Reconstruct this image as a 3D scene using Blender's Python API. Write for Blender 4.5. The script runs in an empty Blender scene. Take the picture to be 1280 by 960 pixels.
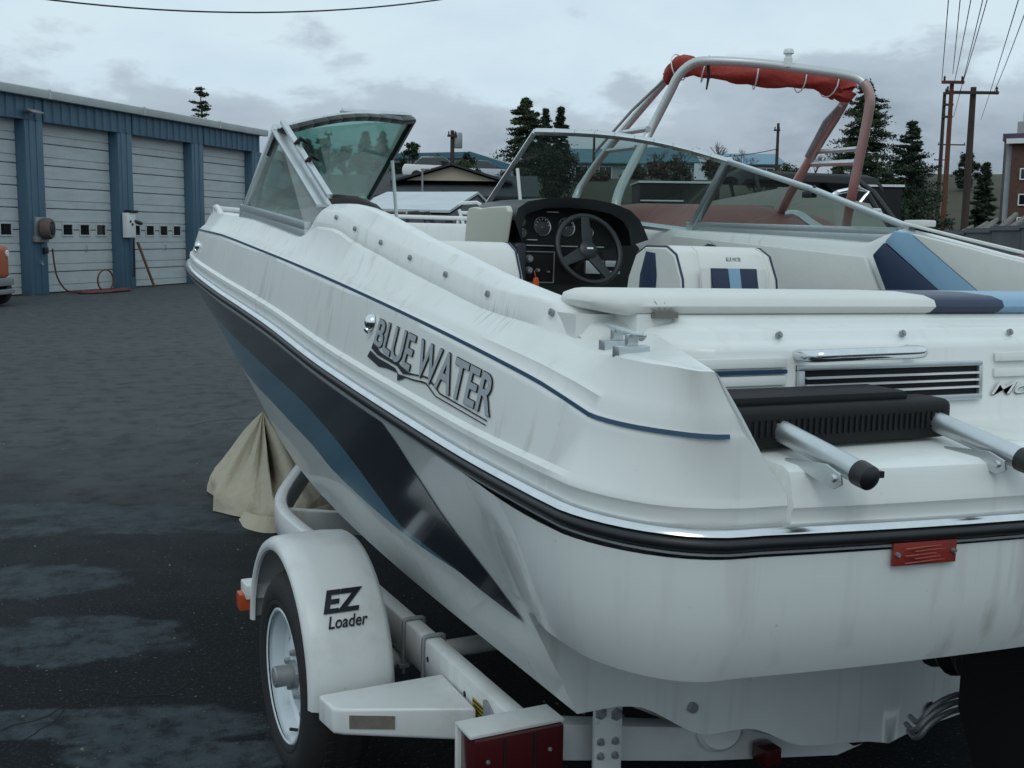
import bpy, bmesh, math, random
from mathutils import Vector, Matrix
random.seed(7)
SC = bpy.context.scene
COL = SC.collection
R = math.radians

# ------------------------------------------------------------------ camera
CAM = Vector((-2.08, -1.39, 1.54))
YAW, PITCH, ROLL, FPX = R(26.0), math.atan((480 - 291) / 1400), 0.0125, 1400.0
_f = Vector((math.sin(YAW), math.cos(YAW), 0)); _r = Vector((math.cos(YAW), -math.sin(YAW), 0)); _u = Vector((0, 0, 1))
FWD = _f * math.cos(PITCH) - _u * math.sin(PITCH)
_up = _f * math.sin(PITCH) + _u * math.cos(PITCH)
RGT = _r * math.cos(ROLL) + _up * math.sin(ROLL)
UPV = -_r * math.sin(ROLL) + _up * math.cos(ROLL)
cd = bpy.data.cameras.new('camera'); cam = bpy.data.objects.new('camera', cd); COL.objects.link(cam)
cd.sensor_width = 36; cd.lens = 36 * FPX / 1280; cd.clip_start = 0.05; cd.clip_end = 3000
m3 = Matrix((RGT, UPV, -FWD)).transposed()
cam.matrix_world = Matrix.Translation(CAM) @ m3.to_4x4()
SC.camera = cam

# ------------------------------------------------------------------ sky and light
SUN_EL, SUN_ROT = R(48), R(215)
w = bpy.data.worlds.new('World'); SC.world = w; w.use_nodes = True
nt = w.node_tree; N = nt.nodes; K = nt.links
for n_ in list(N): N.remove(n_)
def nd(t, **k):
    x = N.new(t)
    for a, b in k.items(): setattr(x, a, b)
    return x
def mth(op, a, b=None, c=None, clamp=False):
    x = nd('ShaderNodeMath', operation=op, use_clamp=clamp)
    for i, v in enumerate((a, b, c)):
        if v is None: continue
        if isinstance(v, (int, float)): x.inputs[i].default_value = v
        else: K.new(v, x.inputs[i])
    return x.outputs[0]
def mixc(fac, a, b):
    x = nd('ShaderNodeMix', data_type='RGBA')
    for s, v in ((0, fac), (6, a), (7, b)):
        if isinstance(v, (int, float)): x.inputs[s].default_value = v
        elif isinstance(v, tuple): x.inputs[s].default_value = (*v, 1)
        else: K.new(v, x.inputs[s])
    return x.outputs[2]
def noise(vec, scale, detail=5, rough=.55, dist=0.0):
    x = nd('ShaderNodeTexNoise'); x.inputs['Scale'].default_value = scale; x.inputs['Detail'].default_value = detail
    x.inputs['Roughness'].default_value = rough; x.inputs['Distortion'].default_value = dist
    K.new(vec, x.inputs['Vector']); return x.outputs['Fac']
def sstep(v, a, b):
    x = nd('ShaderNodeMapRange', interpolation_type='SMOOTHSTEP'); x.inputs[1].default_value = a; x.inputs[2].default_value = b
    K.new(v, x.inputs[0]); return x.outputs[0]
tc = nd('ShaderNodeTexCoord')
nv = nd('ShaderNodeVectorMath', operation='NORMALIZE'); K.new(tc.outputs['Generated'], nv.inputs[0])
sp = nd('ShaderNodeSeparateXYZ'); K.new(nv.outputs[0], sp.inputs[0])
el = sp.outputs[2]
st = nd('ShaderNodeMapping'); st.inputs['Scale'].default_value = (1, 1, 2.4); K.new(nv.outputs[0], st.inputs['Vector'])
sky = nd('ShaderNodeTexSky', sky_type='NISHITA', sun_disc=False, sun_elevation=SUN_EL, sun_rotation=SUN_ROT)
sky.air_density = 1.0; sky.dust_density = 2.0
# a closed overcast deck: pale ceiling, darker ragged stratocumulus low over the horizon, a few grey scraps higher up
n_big = noise(st.outputs[0], 5.0, 6, .55); n_fine = noise(st.outputs[0], 16.0, 7, .6, .4); n_scrap = noise(st.outputs[0], 7.5, 6, .6, .2)
edge = mth('ADD', mth('MULTIPLY_ADD', n_big, 0.25, -0.018), mth('MULTIPLY', n_fine, 0.055))
low = mth('SUBTRACT', edge, el)
bank = sstep(low, -0.006, 0.022)
body = mixc(sstep(n_fine, .30, .72), (2.1, 2.7, 3.45), (4.3, 5.2, 6.1))
depth_ = sstep(low, 0.0, .10)
bank_col = mixc(mth('MULTIPLY', depth_, .85), (5.6, 6.7, 7.6), body)
ceil = mixc(sstep(n_big, .30, .62), (7.0, 8.8, 10.0), (7.9, 9.6, 10.5))
scrap = mth('MULTIPLY', sstep(n_scrap, .68, .80), .32)
ceil = mixc(scrap, ceil, (3.9, 4.8, 5.5))
clouds = mixc(bank, ceil, bank_col)
allsky = mixc(.93, sky.outputs[0], clouds)
bg = nd('ShaderNodeBackground'); bg.inputs['Strength'].default_value = .087; K.new(allsky, bg.inputs['Color'])
wo = nd('ShaderNodeOutputWorld'); K.new(bg.outputs[0], wo.inputs['Surface'])
sl = bpy.data.lights.new('sun', 'SUN'); sl.energy = .5; sl.angle = R(25); sl.color = (1, .97, .92)
so = bpy.data.objects.new('sun', sl); COL.objects.link(so)
so.rotation_euler = (R(90) - SUN_EL, 0, R(180) - SUN_ROT)
SC.view_settings.view_transform = 'Standard'; SC.view_settings.look = 'None'
SC.view_settings.exposure = 0; SC.view_settings.gamma = 1
SC.cycles.max_bounces = 6; SC.cycles.transparent_max_bounces = 16
SC.cycles.use_denoising = True

# ------------------------------------------------------------------ materials
def mat(name, col, rough=.6, metal=0, var=0, vscale=3, bump=0, bscale=40, coat=0, col2=None, stretch=(1, 1, 1), emit=None, spec=.5, vsharp=(.35, .7)):
    m = bpy.data.materials.new(name); m.use_nodes = True
    t = m.node_tree; b = t.nodes['Principled BSDF']
    b.inputs['Base Color'].default_value = (*col, 1); b.inputs['Roughness'].default_value = rough; b.inputs['Metallic'].default_value = metal
    b.inputs['Coat Weight'].default_value = coat; b.inputs['Coat Roughness'].default_value = .03
    b.inputs['Specular IOR Level'].default_value = spec
    if emit: b.inputs['Emission Color'].default_value = (*emit, 1); b.inputs['Emission Strength'].default_value = 1
    if var or bump:
        tcn = t.nodes.new('ShaderNodeTexCoord'); mp = t.nodes.new('ShaderNodeMapping'); mp.inputs['Scale'].default_value = stretch
        t.links.new(tcn.outputs['Object'], mp.inputs['Vector'])
    if var:
        nz = t.nodes.new('ShaderNodeTexNoise'); nz.inputs['Scale'].default_value = vscale; nz.inputs['Detail'].default_value = 6; nz.inputs['Roughness'].default_value = .6
        t.links.new(mp.outputs[0], nz.inputs['Vector'])
        mr = t.nodes.new('ShaderNodeMapRange'); mr.inputs[1].default_value = vsharp[0]; mr.inputs[2].default_value = vsharp[1]; mr.inputs[4].default_value = var
        t.links.new(nz.outputs['Fac'], mr.inputs[0])
        mx = t.nodes.new('ShaderNodeMix'); mx.data_type = 'RGBA'
        mx.inputs[6].default_value = (*col, 1); mx.inputs[7].default_value = (*(col2 or tuple(c * .45 for c in col)), 1)
        t.links.new(mr.outputs[0], mx.inputs[0]); t.links.new(mx.outputs[2], b.inputs['Base Color'])
        rr = t.nodes.new('ShaderNodeMapRange'); rr.inputs[3].default_value = max(rough - .05, .02); rr.inputs[4].default_value = min(rough + .15, 1)
        t.links.new(nz.outputs['Fac'], rr.inputs[0]); t.links.new(rr.outputs[0], b.inputs['Roughness'])
    if bump:
        nb = t.nodes.new('ShaderNodeTexNoise'); nb.inputs['Scale'].default_value = bscale; nb.inputs['Detail'].default_value = 4
        t.links.new(mp.outputs[0], nb.inputs['Vector'])
        bp_ = t.nodes.new('ShaderNodeBump'); bp_.inputs['Strength'].default_value = bump; bp_.inputs['Distance'].default_value = .02
        t.links.new(nb.outputs['Fac'], bp_.inputs['Height']); t.links.new(bp_.outputs[0], b.inputs['Normal'])
    return m
def glass(name, tint, refl=1.0, rough=.02, dust=.0):
    m = bpy.data.materials.new(name); m.use_nodes = True; t = m.node_tree
    for x in list(t.nodes): t.nodes.remove(x)
    o = t.nodes.new('ShaderNodeOutputMaterial'); tr = t.nodes.new('ShaderNodeBsdfTransparent'); tr.inputs[0].default_value = (*tint, 1)
    gl = t.nodes.new('ShaderNodeBsdfGlossy'); gl.inputs['Roughness'].default_value = rough; gl.inputs[0].default_value = (refl,) * 3 + (1,)
    lw = t.nodes.new('ShaderNodeLayerWeight'); lw.inputs[0].default_value = .5; pw_ = t.nodes.new('ShaderNodeMath'); pw_.operation = 'POWER'; pw_.inputs[1].default_value = 4; t.links.new(lw.outputs['Facing'], pw_.inputs[0])
    fr = t.nodes.new('ShaderNodeMath'); fr.operation = 'MULTIPLY_ADD'; fr.inputs[1].default_value = .6; fr.inputs[2].default_value = .045; t.links.new(pw_.outputs[0], fr.inputs[0])
    mx = t.nodes.new('ShaderNodeMixShader'); t.links.new(fr.outputs[0], mx.inputs[0]); t.links.new(tr.outputs[0], mx.inputs[1]); t.links.new(gl.outputs[0], mx.inputs[2])
    out = mx.outputs[0]
    if dust:
        df = t.nodes.new('ShaderNodeBsdfDiffuse'); df.inputs[0].default_value = (.45, .47, .45, 1)
        nz = t.nodes.new('ShaderNodeTexNoise'); nz.inputs['Scale'].default_value = 4; nz.inputs['Detail'].default_value = 5
        tcn = t.nodes.new('ShaderNodeTexCoord'); t.links.new(tcn.outputs['Object'], nz.inputs['Vector'])
        mr = t.nodes.new('ShaderNodeMapRange'); mr.inputs[1].default_value = .3; mr.inputs[2].default_value = .8; mr.inputs[3].default_value = dust * .5; mr.inputs[4].default_value = dust * 1.5
        t.links.new(nz.outputs['Fac'], mr.inputs[0])
        m2 = t.nodes.new('ShaderNodeMixShader'); t.links.new(mr.outputs[0], m2.inputs[0]); t.links.new(out, m2.inputs[1]); t.links.new(df.outputs[0], m2.inputs[2]); out = m2.outputs[0]
    t.links.new(out, o.inputs[0]); return m
M = dict(
    gel=mat('gelcoat_white', (.71, .745, .73), .26, coat=.32, var=.16, vscale=2.2, col2=(.58, .60, .55), stretch=(6, 6, .35), vsharp=(.48, .85)),
    deck=mat('deck_gelcoat', (.72, .745, .72), .32, coat=.25, var=.30, vscale=3.4, col2=(.52, .54, .50), stretch=(1.6, 1.6, 1.2), vsharp=(.48, .9), bump=.03, bscale=260),
    navy=mat('navy_stripe', (.004, .009, .022), .12, coat=.25), lblue=mat('light_blue_stripe', (.075, .20, .30), .14, coat=.25),
    line=mat('blue_pinstripe', (.02, .06, .12), .3), chrome=mat('chrome', (.72, .75, .76), .12, 1, var=.25, vscale=18),
    alu=mat('brushed_aluminium', (.62, .66, .67), .34, .9, var=.2, vscale=14), rubber=mat('black_rubber', (.012, .013, .015), .42),
    blackp=mat('black_plastic', (.008, .0085, .009), .62, spec=.3, bump=.1, bscale=200), dash=mat('dash_vinyl', (.010, .013, .015), .38, bump=.08, bscale=300),
    vinyl=mat('white_vinyl', (.68, .69, .66), .42, var=.3, vscale=5, col2=(.56, .56, .50), bump=.16, bscale=13),
    cream=mat('cream_vinyl', (.60, .60, .52), .5, bump=.08, bscale=300), nvinyl=mat('navy_vinyl', (.010, .024, .065), .4, bump=.06, bscale=350),
    lvinyl=mat('light_blue_vinyl', (.22, .38, .52), .42, bump=.06, bscale=350), white=mat('trailer_paint', (.66, .69, .68), .35, var=.7, vscale=6, col2=(.38, .36, .31), coat=.15, vsharp=(.50, .85)),
    letter=mat('lettering_grey', (.34, .38, .40), .35), ink=mat('lettering_black', (.012, .016, .022), .35),
    tyre=mat('tyre_rubber', (.016, .016, .017), .75, bump=.15, bscale=60), rim=mat('wheel_paint', (.66, .74, .78), .35, var=.15, vscale=8),
    redlens=mat('red_lens', (.060, .006, .008), .25, coat=.4), amber=mat('amber_lens', (.42, .07, .015), .3), dirtylens=mat('faded_reflector', (.20, .18, .15), .5, var=.6, vscale=30),
    plate=mat('red_plate', (.26, .030, .022), .4, var=.35, vscale=40), steel=mat('galvanised_steel', (.34, .36, .37), .5, .6, var=.4, vscale=20),
    canvas=mat('beige_canvas', (.46, .42, .32), .9, var=.35, vscale=4, col2=(.30, .27, .20), bump=.6, bscale=22), red=mat('red_canvas', (.36, .045, .035), .8, var=.5, vscale=9, bump=.5, bscale=30),
    sticker=mat('yellow_sticker', (.38, .30, .03), .5), dial=mat('dial_face', (.022, .024, .026), .3), white2=mat('white_print', (.7, .7, .7), .5), orange=mat('orange_float', (.75, .10, .015), .5),
    carpet=mat('marine_carpet', (.06, .045, .045), .95), fadedred=mat('faded_red_deck', (.24, .075, .065), .6, var=.3), maroon=mat('maroon_gelcoat', (.14, .045, .042), .3, coat=.4, var=.2),
    towermat=mat('tower_paint', (.55, .58, .58), .3, .5, var=.15), redrefl=mat('tower_red_reflection', (.50, .33, .31), .35, .55, var=.25, vscale=9),  # second tower colour has the reflected red painted into the metal
    taupe=mat('taupe_cover', (.23, .22, .19), .85, var=.25, vscale=2.5, bump=.1), blackc=mat('black_canvas', (.014, .014, .016), .85, bump=.1),
    glassf=glass('tinted_glass', (.66, .82, .79), .8, dust=.03), glassw=glass('wing_glass', (.84, .90, .88), .9, dust=.22), glasss=glass('smoke_glass', (.74, .81, .79), .8, dust=.03),
)

# ------------------------------------------------------------------ mesh helpers
class MB:
    def __init__(s): s.v = []; s.f = []; s.m = []
    def add(s, v, f, m=0):
        o = len(s.v); s.v += [tuple(x) for x in v]; s.f += [tuple(i + o for i in q) for q in f]; s.m += [m] * len(f); return s
    def box(s, a, b, m=0, mtx=None):
        (x0, y0, z0), (x1, y1, z1) = a, b
        v = [Vector(p) for p in ((x0, y0, z0), (x1, y0, z0), (x1, y1, z0), (x0, y1, z0), (x0, y0, z1), (x1, y0, z1), (x1, y1, z1), (x0, y1, z1))]
        if mtx is not None: v = [mtx @ p for p in v]
        return s.add(v, [(3, 2, 1, 0), (4, 5, 6, 7), (0, 1, 5, 4), (1, 2, 6, 5), (2, 3, 7, 6), (3, 0, 4, 7)], m)
    def grid(s, rows, m=0, closed=False, flip=False):
        h, n = len(rows), len(rows[0]); v = [p for r in rows for p in r]; f = []
        for i in range(h - 1):
            for j in range(n if closed else n - 1):
                k = (j + 1) % n
                q = (i * n + j, i * n + k, (i + 1) * n + k, (i + 1) * n + j)
                f.append(q[::-1] if flip else q)
        return s.add(v, f, m)
    def tube(s, path, r, n=8, m=0, cap=True):
        P = [Vector(p) for p in path]; rows = []; rr = r if isinstance(r, (list, tuple)) else [r] * len(P)
        prev = None
        for i, p in enumerate(P):
            d = (P[min(i + 1, len(P) - 1)] - P[max(i - 1, 0)]).normalized()
            if prev is None:
                a = Vector((0, 0, 1)) if abs(d.z) < .9 else Vector((1, 0, 0)); a = (a - d * a.dot(d)).normalized()
            else: a = (prev - d * prev.dot(d)).normalized()
            prev = a; b = d.cross(a)
            rows.append([p + (a * math.cos(2 * math.pi * k / n) + b * math.sin(2 * math.pi * k / n)) * rr[i] for k in range(n)])
        o = len(s.v); s.grid(rows, m, True)
        if cap:
            s.f += [tuple(o + k for k in range(n))[::-1], tuple(o + (len(P) - 1) * n + k for k in range(n))]; s.m += [m, m]
        return s
    def lathe(s, prof, n, c, ax, m=0, sx=1, sy=1):
        ax = Vector(ax).normalized(); a = Vector((0, 0, 1)) if abs(ax.z) < .9 else Vector((1, 0, 0)); a = (a - ax * a.dot(ax)).normalized(); b = ax.cross(a); c = Vector(c)
        rows = [[c + ax * h + (a * sx * math.cos(2 * math.pi * k / n) + b * sy * math.sin(2 * math.pi * k / n)) * r for k in range(n)] for r, h in prof]
        return s.grid(rows, m, True)
    def poly(s, pts, thick, nrm, m=0):
        P = [Vector(p) for p in pts]; n = Vector(nrm).normalized() * thick; k = len(P)
        v = P + [p + n for p in P]
        f = [tuple(range(k))[::-1], tuple(range(k, 2 * k))] + [(i, (i + 1) % k, k + (i + 1) % k, k + i) for i in range(k)]
        return s.add(v, f, m)
    def build(s, name, mats, parent=None, angle=35, bevel=0, merge=0, seg=2, recalc=True):
        me = bpy.data.meshes.new(name); me.from_pydata(s.v, [], s.f)
        mats = mats if isinstance(mats, (list, tuple)) else [mats]
        for x in mats: me.materials.append(M[x] if isinstance(x, str) else x)
        me.polygons.foreach_set('material_index', s.m)
        bm = bmesh.new(); bm.from_mesh(me)
        if merge > 0: bmesh.ops.remove_doubles(bm, verts=bm.verts, dist=merge)
        if merge < 0: bmesh.ops.remove_doubles(bm, verts=[v for v in bm.verts if abs(v.co.x) < .0015], dist=-merge)
        if recalc: bmesh.ops.recalc_face_normals(bm, faces=bm.faces)
        if bevel:
            es = [e for e in bm.edges if len(e.link_faces) == 2 and e.calc_face_angle(0) > R(28)]
            bmesh.ops.bevel(bm, geom=es, offset=bevel, segments=seg, profile=.6, affect='EDGES', clamp_overlap=True)
        bm.to_mesh(me); bm.free()
        me.polygons.foreach_set('use_smooth', [True] * len(me.polygons)); me.set_sharp_from_angle(angle=R(angle))
        o = bpy.data.objects.new(name, me); COL.objects.link(o)
        if parent: o.parent = parent
        return o
def tag(o, label=None, cat=None, group=None, kind=None):
    for k, v in (('label', label), ('category', cat), ('group', group), ('kind', kind)):
        if v: o[k] = v
    return o
def empty(name, loc, label, cat, group=None, rz=0):
    o = bpy.data.objects.new(name, None); COL.objects.link(o); o.location = loc; o.rotation_euler = (0, 0, rz); o.empty_display_size = .2
    return tag(o, label, cat, group)
def dup(o, parent=None, loc=None):
    c = o.copy(); COL.objects.link(c)
    if parent: c.parent = parent
    if loc is not None: c.location = loc
    for ch in list(o.children): dup(ch, c)
    return c
def stains(m, scuffs=()):
    # rain streaks that run down the moulding, and rubbed grey scuffs at given places
    t = m.node_tree; b = t.nodes['Principled BSDF']; src = b.inputs['Base Color'].links[0].from_socket; L_ = t.links
    tcn = t.nodes.new('ShaderNodeTexCoord'); mp = t.nodes.new('ShaderNodeMapping'); mp.inputs['Scale'].default_value = (26, 26, 1.3); L_.new(tcn.outputs['Object'], mp.inputs[0])
    def nz(v, sc, d=4):
        x = t.nodes.new('ShaderNodeTexNoise'); x.inputs['Scale'].default_value = sc; x.inputs['Detail'].default_value = d; L_.new(v, x.inputs['Vector']); return x.outputs['Fac']
    def rg(v, a, c, lo=0, hi=1):
        x = t.nodes.new('ShaderNodeMapRange'); x.inputs[1].default_value = a; x.inputs[2].default_value = c; x.inputs[3].default_value = lo; x.inputs[4].default_value = hi; L_.new(v, x.inputs[0]); return x.outputs[0]
    def mul(a, c):
        x = t.nodes.new('ShaderNodeMath'); x.operation = 'MULTIPLY'; L_.new(a, x.inputs[0]); L_.new(c, x.inputs[1]); return x.outputs[0]
    def mx(f, a, col):
        x = t.nodes.new('ShaderNodeMix'); x.data_type = 'RGBA'; L_.new(f, x.inputs[0]); L_.new(a, x.inputs[6]); x.inputs[7].default_value = (*col, 1); return x.outputs[2]
    f = mul(rg(nz(mp.outputs[0], 1.0, 5), .54, .76, 0, .55), rg(nz(tcn.outputs['Object'], 1.7, 3), .42, .62))
    out = mx(f, src, (.36, .33, .26))
    out = mx(rg(nz(tcn.outputs['Object'], 45, 2), .74, .80, 0, .35), out, (.30, .29, .25))
    for (c, r_, rot, sc) in scuffs:
        m2 = t.nodes.new('ShaderNodeMapping'); m2.vector_type = 'TEXTURE'; m2.inputs['Location'].default_value = c; m2.inputs['Scale'].default_value = r_; L_.new(tcn.outputs['Object'], m2.inputs[0])
        ln = t.nodes.new('ShaderNodeVectorMath'); ln.operation = 'LENGTH'; L_.new(m2.outputs[0], ln.inputs[0])
        m4 = t.nodes.new('ShaderNodeMapping'); m4.inputs['Rotation'].default_value = rot; m4.inputs['Scale'].default_value = sc; L_.new(tcn.outputs['Object'], m4.inputs[0])
        out = mx(mul(rg(ln.outputs['Value'], .95, .45), rg(nz(m4.outputs[0], 1, 4), .53, .66, 0, .42)), out, (.22, .21, .19))
    L_.new(out, b.inputs['Base Color'])
stains(M['white']); stains(M['rim']); stains(M['gel']); stains(M['deck'], (((-1.10, .72, 1.345), (.05, .15, .05), (0, 0, 0), (16, 150, 8)),))
def chaikin(P, n=1):
    for _ in range(n):
        Q = [P[0]]
        for a, b in zip(P, P[1:]): Q += [a.lerp(b, .25), a.lerp(b, .75)]
        P = Q + [P[-1]]
    return P
def V(*a): return Vector(a)
def at(px, py, D):
    """World point that lies D metres deep along the lens axis under a photograph position."""
    d = FWD * FPX + RGT * (px - 640) - UPV * (py - 480); return CAM + d * (D / FPX)
def on_plane(px, py, p0, n):
    d = FWD * FPX + RGT * (px - 640) - UPV * (py - 480); return CAM + d * ((p0 - CAM).dot(n) / d.dot(n))
def text_mesh(body, offset=0.0, shear=0.0, res=4, spacing=1.0):
    c = bpy.data.curves.new('lettering', 'FONT'); c.body = body; c.offset = offset; c.shear = shear; c.resolution_u = res; c.space_character = spacing
    o = bpy.data.objects.new('lettering', c); COL.objects.link(o)
    me = bpy.data.meshes.new_from_object(o.evaluated_get(bpy.context.evaluated_depsgraph_get()))
    v = [(p.co.x, p.co.y) for p in me.vertices]; f = [tuple(p.vertices) for p in me.polygons]
    bpy.data.objects.remove(o); bpy.data.curves.remove(c); bpy.data.meshes.remove(me)
    return v, f
def mapped(body, fn, offset=0.0, mb=None, m=0, **k):
    ref, _ = text_mesh(body, 0.0, **k); v, f = text_mesh(body, offset, **k)
    x0 = min(p[0] for p in ref); x1 = max(p[0] for p in ref); y0 = min(p[1] for p in ref); y1 = max(p[1] for p in ref)
    mb = mb or MB(); mb.add([fn((x - x0) / (x1 - x0), (y - y0) / (y1 - y0)) for x, y in v], f, m); return mb

# ------------------------------------------------------------------ the motor boat in front (x starboard, y forward, z up from the ground)
LIST = .0178
boat = empty('motor_boat', (-1.2 * math.sin(LIST), 0, 0), 'white open motor boat with navy and light blue hull stripes on its trailer', 'motor boat')
boat.rotation_euler = (0, LIST, 0)
def tab(t):
    # monotone smooth interpolation through (x, y) pairs
    n=len(t); xs=[p[0] for p in t]; ys=[p[1] for p in t]
    d=[(ys[i+1]-ys[i])/(xs[i+1]-xs[i]) for i in range(n-1)]
    m=[d[0]]+[0 if d[i-1]*d[i]<=0 else 2*d[i-1]*d[i]/(d[i-1]+d[i]) for i in range(1,n-1)]+[d[-1]]
    def f(x):
        if x<=xs[0]: return ys[0]+m[0]*(x-xs[0])*0
        if x>=xs[-1]: return ys[-1]
        i=0
        while x>xs[i+1]: i+=1
        h=xs[i+1]-xs[i]; s=(x-xs[i])/h
        return ys[i]*(2*s**3-3*s*s+1)+h*m[i]*(s**3-2*s*s+s)+ys[i+1]*(3*s*s-2*s**3)+h*m[i+1]*(s**3-s*s)
    return f
# plan of the rail, port half (x negative): bow tip -> stern centre
SIDE=tab([(.25,1.21),(2.9,1.21),(3.5,1.19),(4.0,1.14),(4.45,1.065),(4.8,.965),(5.1,.835),(5.4,.63),(5.6,.40),(5.72,.18),(5.76,0)])
ZR=tab([(-.15,1.066),(.5,1.082),(1.0,1.112),(1.6,1.158),(2.2,1.222),(2.9,1.28),(3.5,1.322),(4.4,1.36),(5.76,1.40)])
ZD2=tab([(-.15,1.208),(.12,1.215),(.4,1.25),(1.29,1.346),(1.8,1.385),(2.43,1.441),(3.4,1.493),(5.76,1.53)])
ZD3=tab([(-.15,1.218),(.18,1.228),(.42,1.262),(1.33,1.356),(2.4,1.445),(3.4,1.509),(5.76,1.545)])
ZD4=tab([(-.15,1.252),(.18,1.263),(.45,1.294),(2.1,1.442),(3.39,1.527),(5.76,1.56)])
CX=tab([(.6,.92),(2.4,.93),(3.0,.925),(3.5,.9),(4.0,.82),(4.5,.66),(5.0,.4),(5.35,.0)])
CZ=tab([(.6,.492),(1.5,.505),(1.9,.518),(2.4,.548),(2.9,.605),(3.3,.68),(3.7,.77),(4.1,.88),(4.5,.98),(5.0,1.09),(5.35,1.15)])
def plan():
    P=[]
    ys=[5.76,5.755,5.74,5.72,5.67,5.6,5.5,5.4,5.25,5.1,4.95,4.8,4.62,4.45,4.2,4.0,3.75,3.5,3.2,2.9,2.6,2.3,2.22,2.16,2.1,2.05,2.0,1.93,1.88,1.8,1.72,1.6,1.5,1.25,1.1,1.0,.9,.8,.7,.62,.56,.5,.44,.38,.33,.28]
    for y in ys: P.append((-SIDE(y),y))
    # rounded stern corner, then the transom that bows aft
    for a in range(8,91,8):
        t=math.radians(a); P.append((-1.21+.2*(1-math.cos(t)), .22-.255*math.sin(t)**1.15))
    for x in (-.985,-.9,-.8,-.7,-.6,-.5,-.4,-.3,-.2,-.1,0): P.append((x, -.125+.09*(x/1.0)**2))
    return P

PLAN = plan()
def nrm(i):
    a = PLAN[max(i - 1, 0)]; b = PLAN[min(i + 1, len(PLAN) - 1)]
    t = Vector((b[0] - a[0], b[1] - a[1])).normalized(); return Vector((-t.y, t.x))   # points inboard
STR = tab([(-1.0, .497), (-.92, .493), (-.83, .493), (-.78, .487), (-.56, .383), (-.466, .380), (-.28, .305), (-.07, .279), (0, .262)])
NPL = len(PLAN)
I62 = next(i for i, p in enumerate(PLAN) if p[1] <= .62)
TR = [0, .1, .25, .4, .5, .56, .62, .69, .76, .84, .92, 1]
BUL = [(0, 1.026), (.0, .985), (.004, .93), (.016, .868), (.044, .812)]
hrows = []
for i, (x, y) in enumerate(PLAN):
    n = nrm(i); n.x = max(n.x, 0) if i < 3 else n.x
    if i <= I62: bot = V(-CX(y), y, CZ(y)) if y < 5.35 else V(0, 5.35, 1.15)
    else:
        g = (i - I62) / (NPL - 1 - I62); xb = -.92 * (1 - g); bot = V(xb, .62, STR(xb))
    top = V(x, y, ZR(y) - .04); ring = []
    k = 1 - max(0, min(1, (y - .28) / .36)); k = k * k * (3 - 2 * k)
    if i > I62: sidebot = V(-.92, y, .493)
    else: sidebot = bot
    for j, t in enumerate(TR):
        ps = top.lerp(sidebot, t)
        if j <= 4:
            pb = V(x + n.x * BUL[j][0], y + n.y * BUL[j][0], BUL[j][1])
            if i > I62 and x > -1.205: ps = pb
            p = ps.lerp(pb, k)
        else:
            base = ring[4]; q = (t - .5) / .5
            if i <= I62: p = base.lerp(bot, q)
            else:                                                   # underside of the overhang, then the upright lower transom
                U = V(-1.03 * (1 - (i - I62) / (NPL - 1 - I62)), .618, .70)
                p = base.lerp(U, (j - 4) / 3) if j <= 7 else U.lerp(bot, (j - 7) / 4)
        ring.append(p)
    hrows.append(ring)
mb = MB()
for lo_, hi_ in ((0, 5), (4, 12)):
    mb.grid([r[lo_:hi_] for r in hrows]); mb.grid([[V(-p.x, p.y, p.z) for p in r[lo_:hi_]] for r in hrows])
# bottom from chine to keel
brows = []
for i in range(I62 + 1):
    y = PLAN[i][1]; c = hrows[i][-1]; kz = c.z - .232 * (CX(y) / .92) if y < 5.35 else 1.15
    sc_ = max(CX(y), .001) / .92 if y < 5.35 else 0
    brows.append([V(xx * sc_, c.y, c.z + (STR(xx) - .493) * sc_) for xx in (-.92, -.83, -.78, -.67, -.56, -.466, -.37, -.28, -.07, 0)])
mb.grid(brows); mb.grid([[V(-p.x, p.y, p.z) for p in r] for r in brows])
hull = mb.build('hull', 'gel', boat, angle=32, merge=-.002)

# decal bands laid on the hull side
def side_pt(Y, t, off=.003):
    a = V(-SIDE(Y), Y, ZR(Y) - .04); b = V(-CX(Y), Y, CZ(Y))
    d = (b - a).cross(V(0, 1, 0)); d = d.normalized(); d = d if d.x < 0 else -d
    return a.lerp(b, t) + d * off
def band(name, m, lo, up, y0, y1, n, off):
    mb = MB(); rows = []
    for i in range(n + 1):
        Y = y0 + (y1 - y0) * i / n; a, b = up(Y), lo(Y); b = max(b, a + .0005)
        rows.append([side_pt(Y, a + (b - a) * q / 5, off) for q in range(6)])
    mb.grid(rows); mb.grid([[V(-p.x, p.y, p.z) for p in r] for r in rows])
    return mb.build(name, m, hull, angle=60)
NUP = tab([(.676, .641), (.774, .50), (.936, .324), (1.023, .134), (1.085, .012), (1.2, .012), (5.3, .012)])
NLO = tab([(.676, .642), (.885, .646), (1.056, .632), (1.411, .63), (1.52, .545), (1.7, .405), (1.88, .33), (2.07, .289), (2.56, .255), (3.145, .22), (4.2, .30), (5.3, .52)])
BLO = tab([(1.0, .633), (1.41, .672), (1.8, .662), (2.07, .64), (2.23, .585), (2.5, .553), (2.76, .535), (3.3, .55), (4.2, .72), (5.3, .97)])
band('navy_stripe', 'navy', NLO, NUP, .676, 5.74, 96, .003)
band('light_blue_stripe', 'lblue', BLO, lambda y: NLO(y) + .001, 1.02, 5.74, 86, .003)

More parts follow.
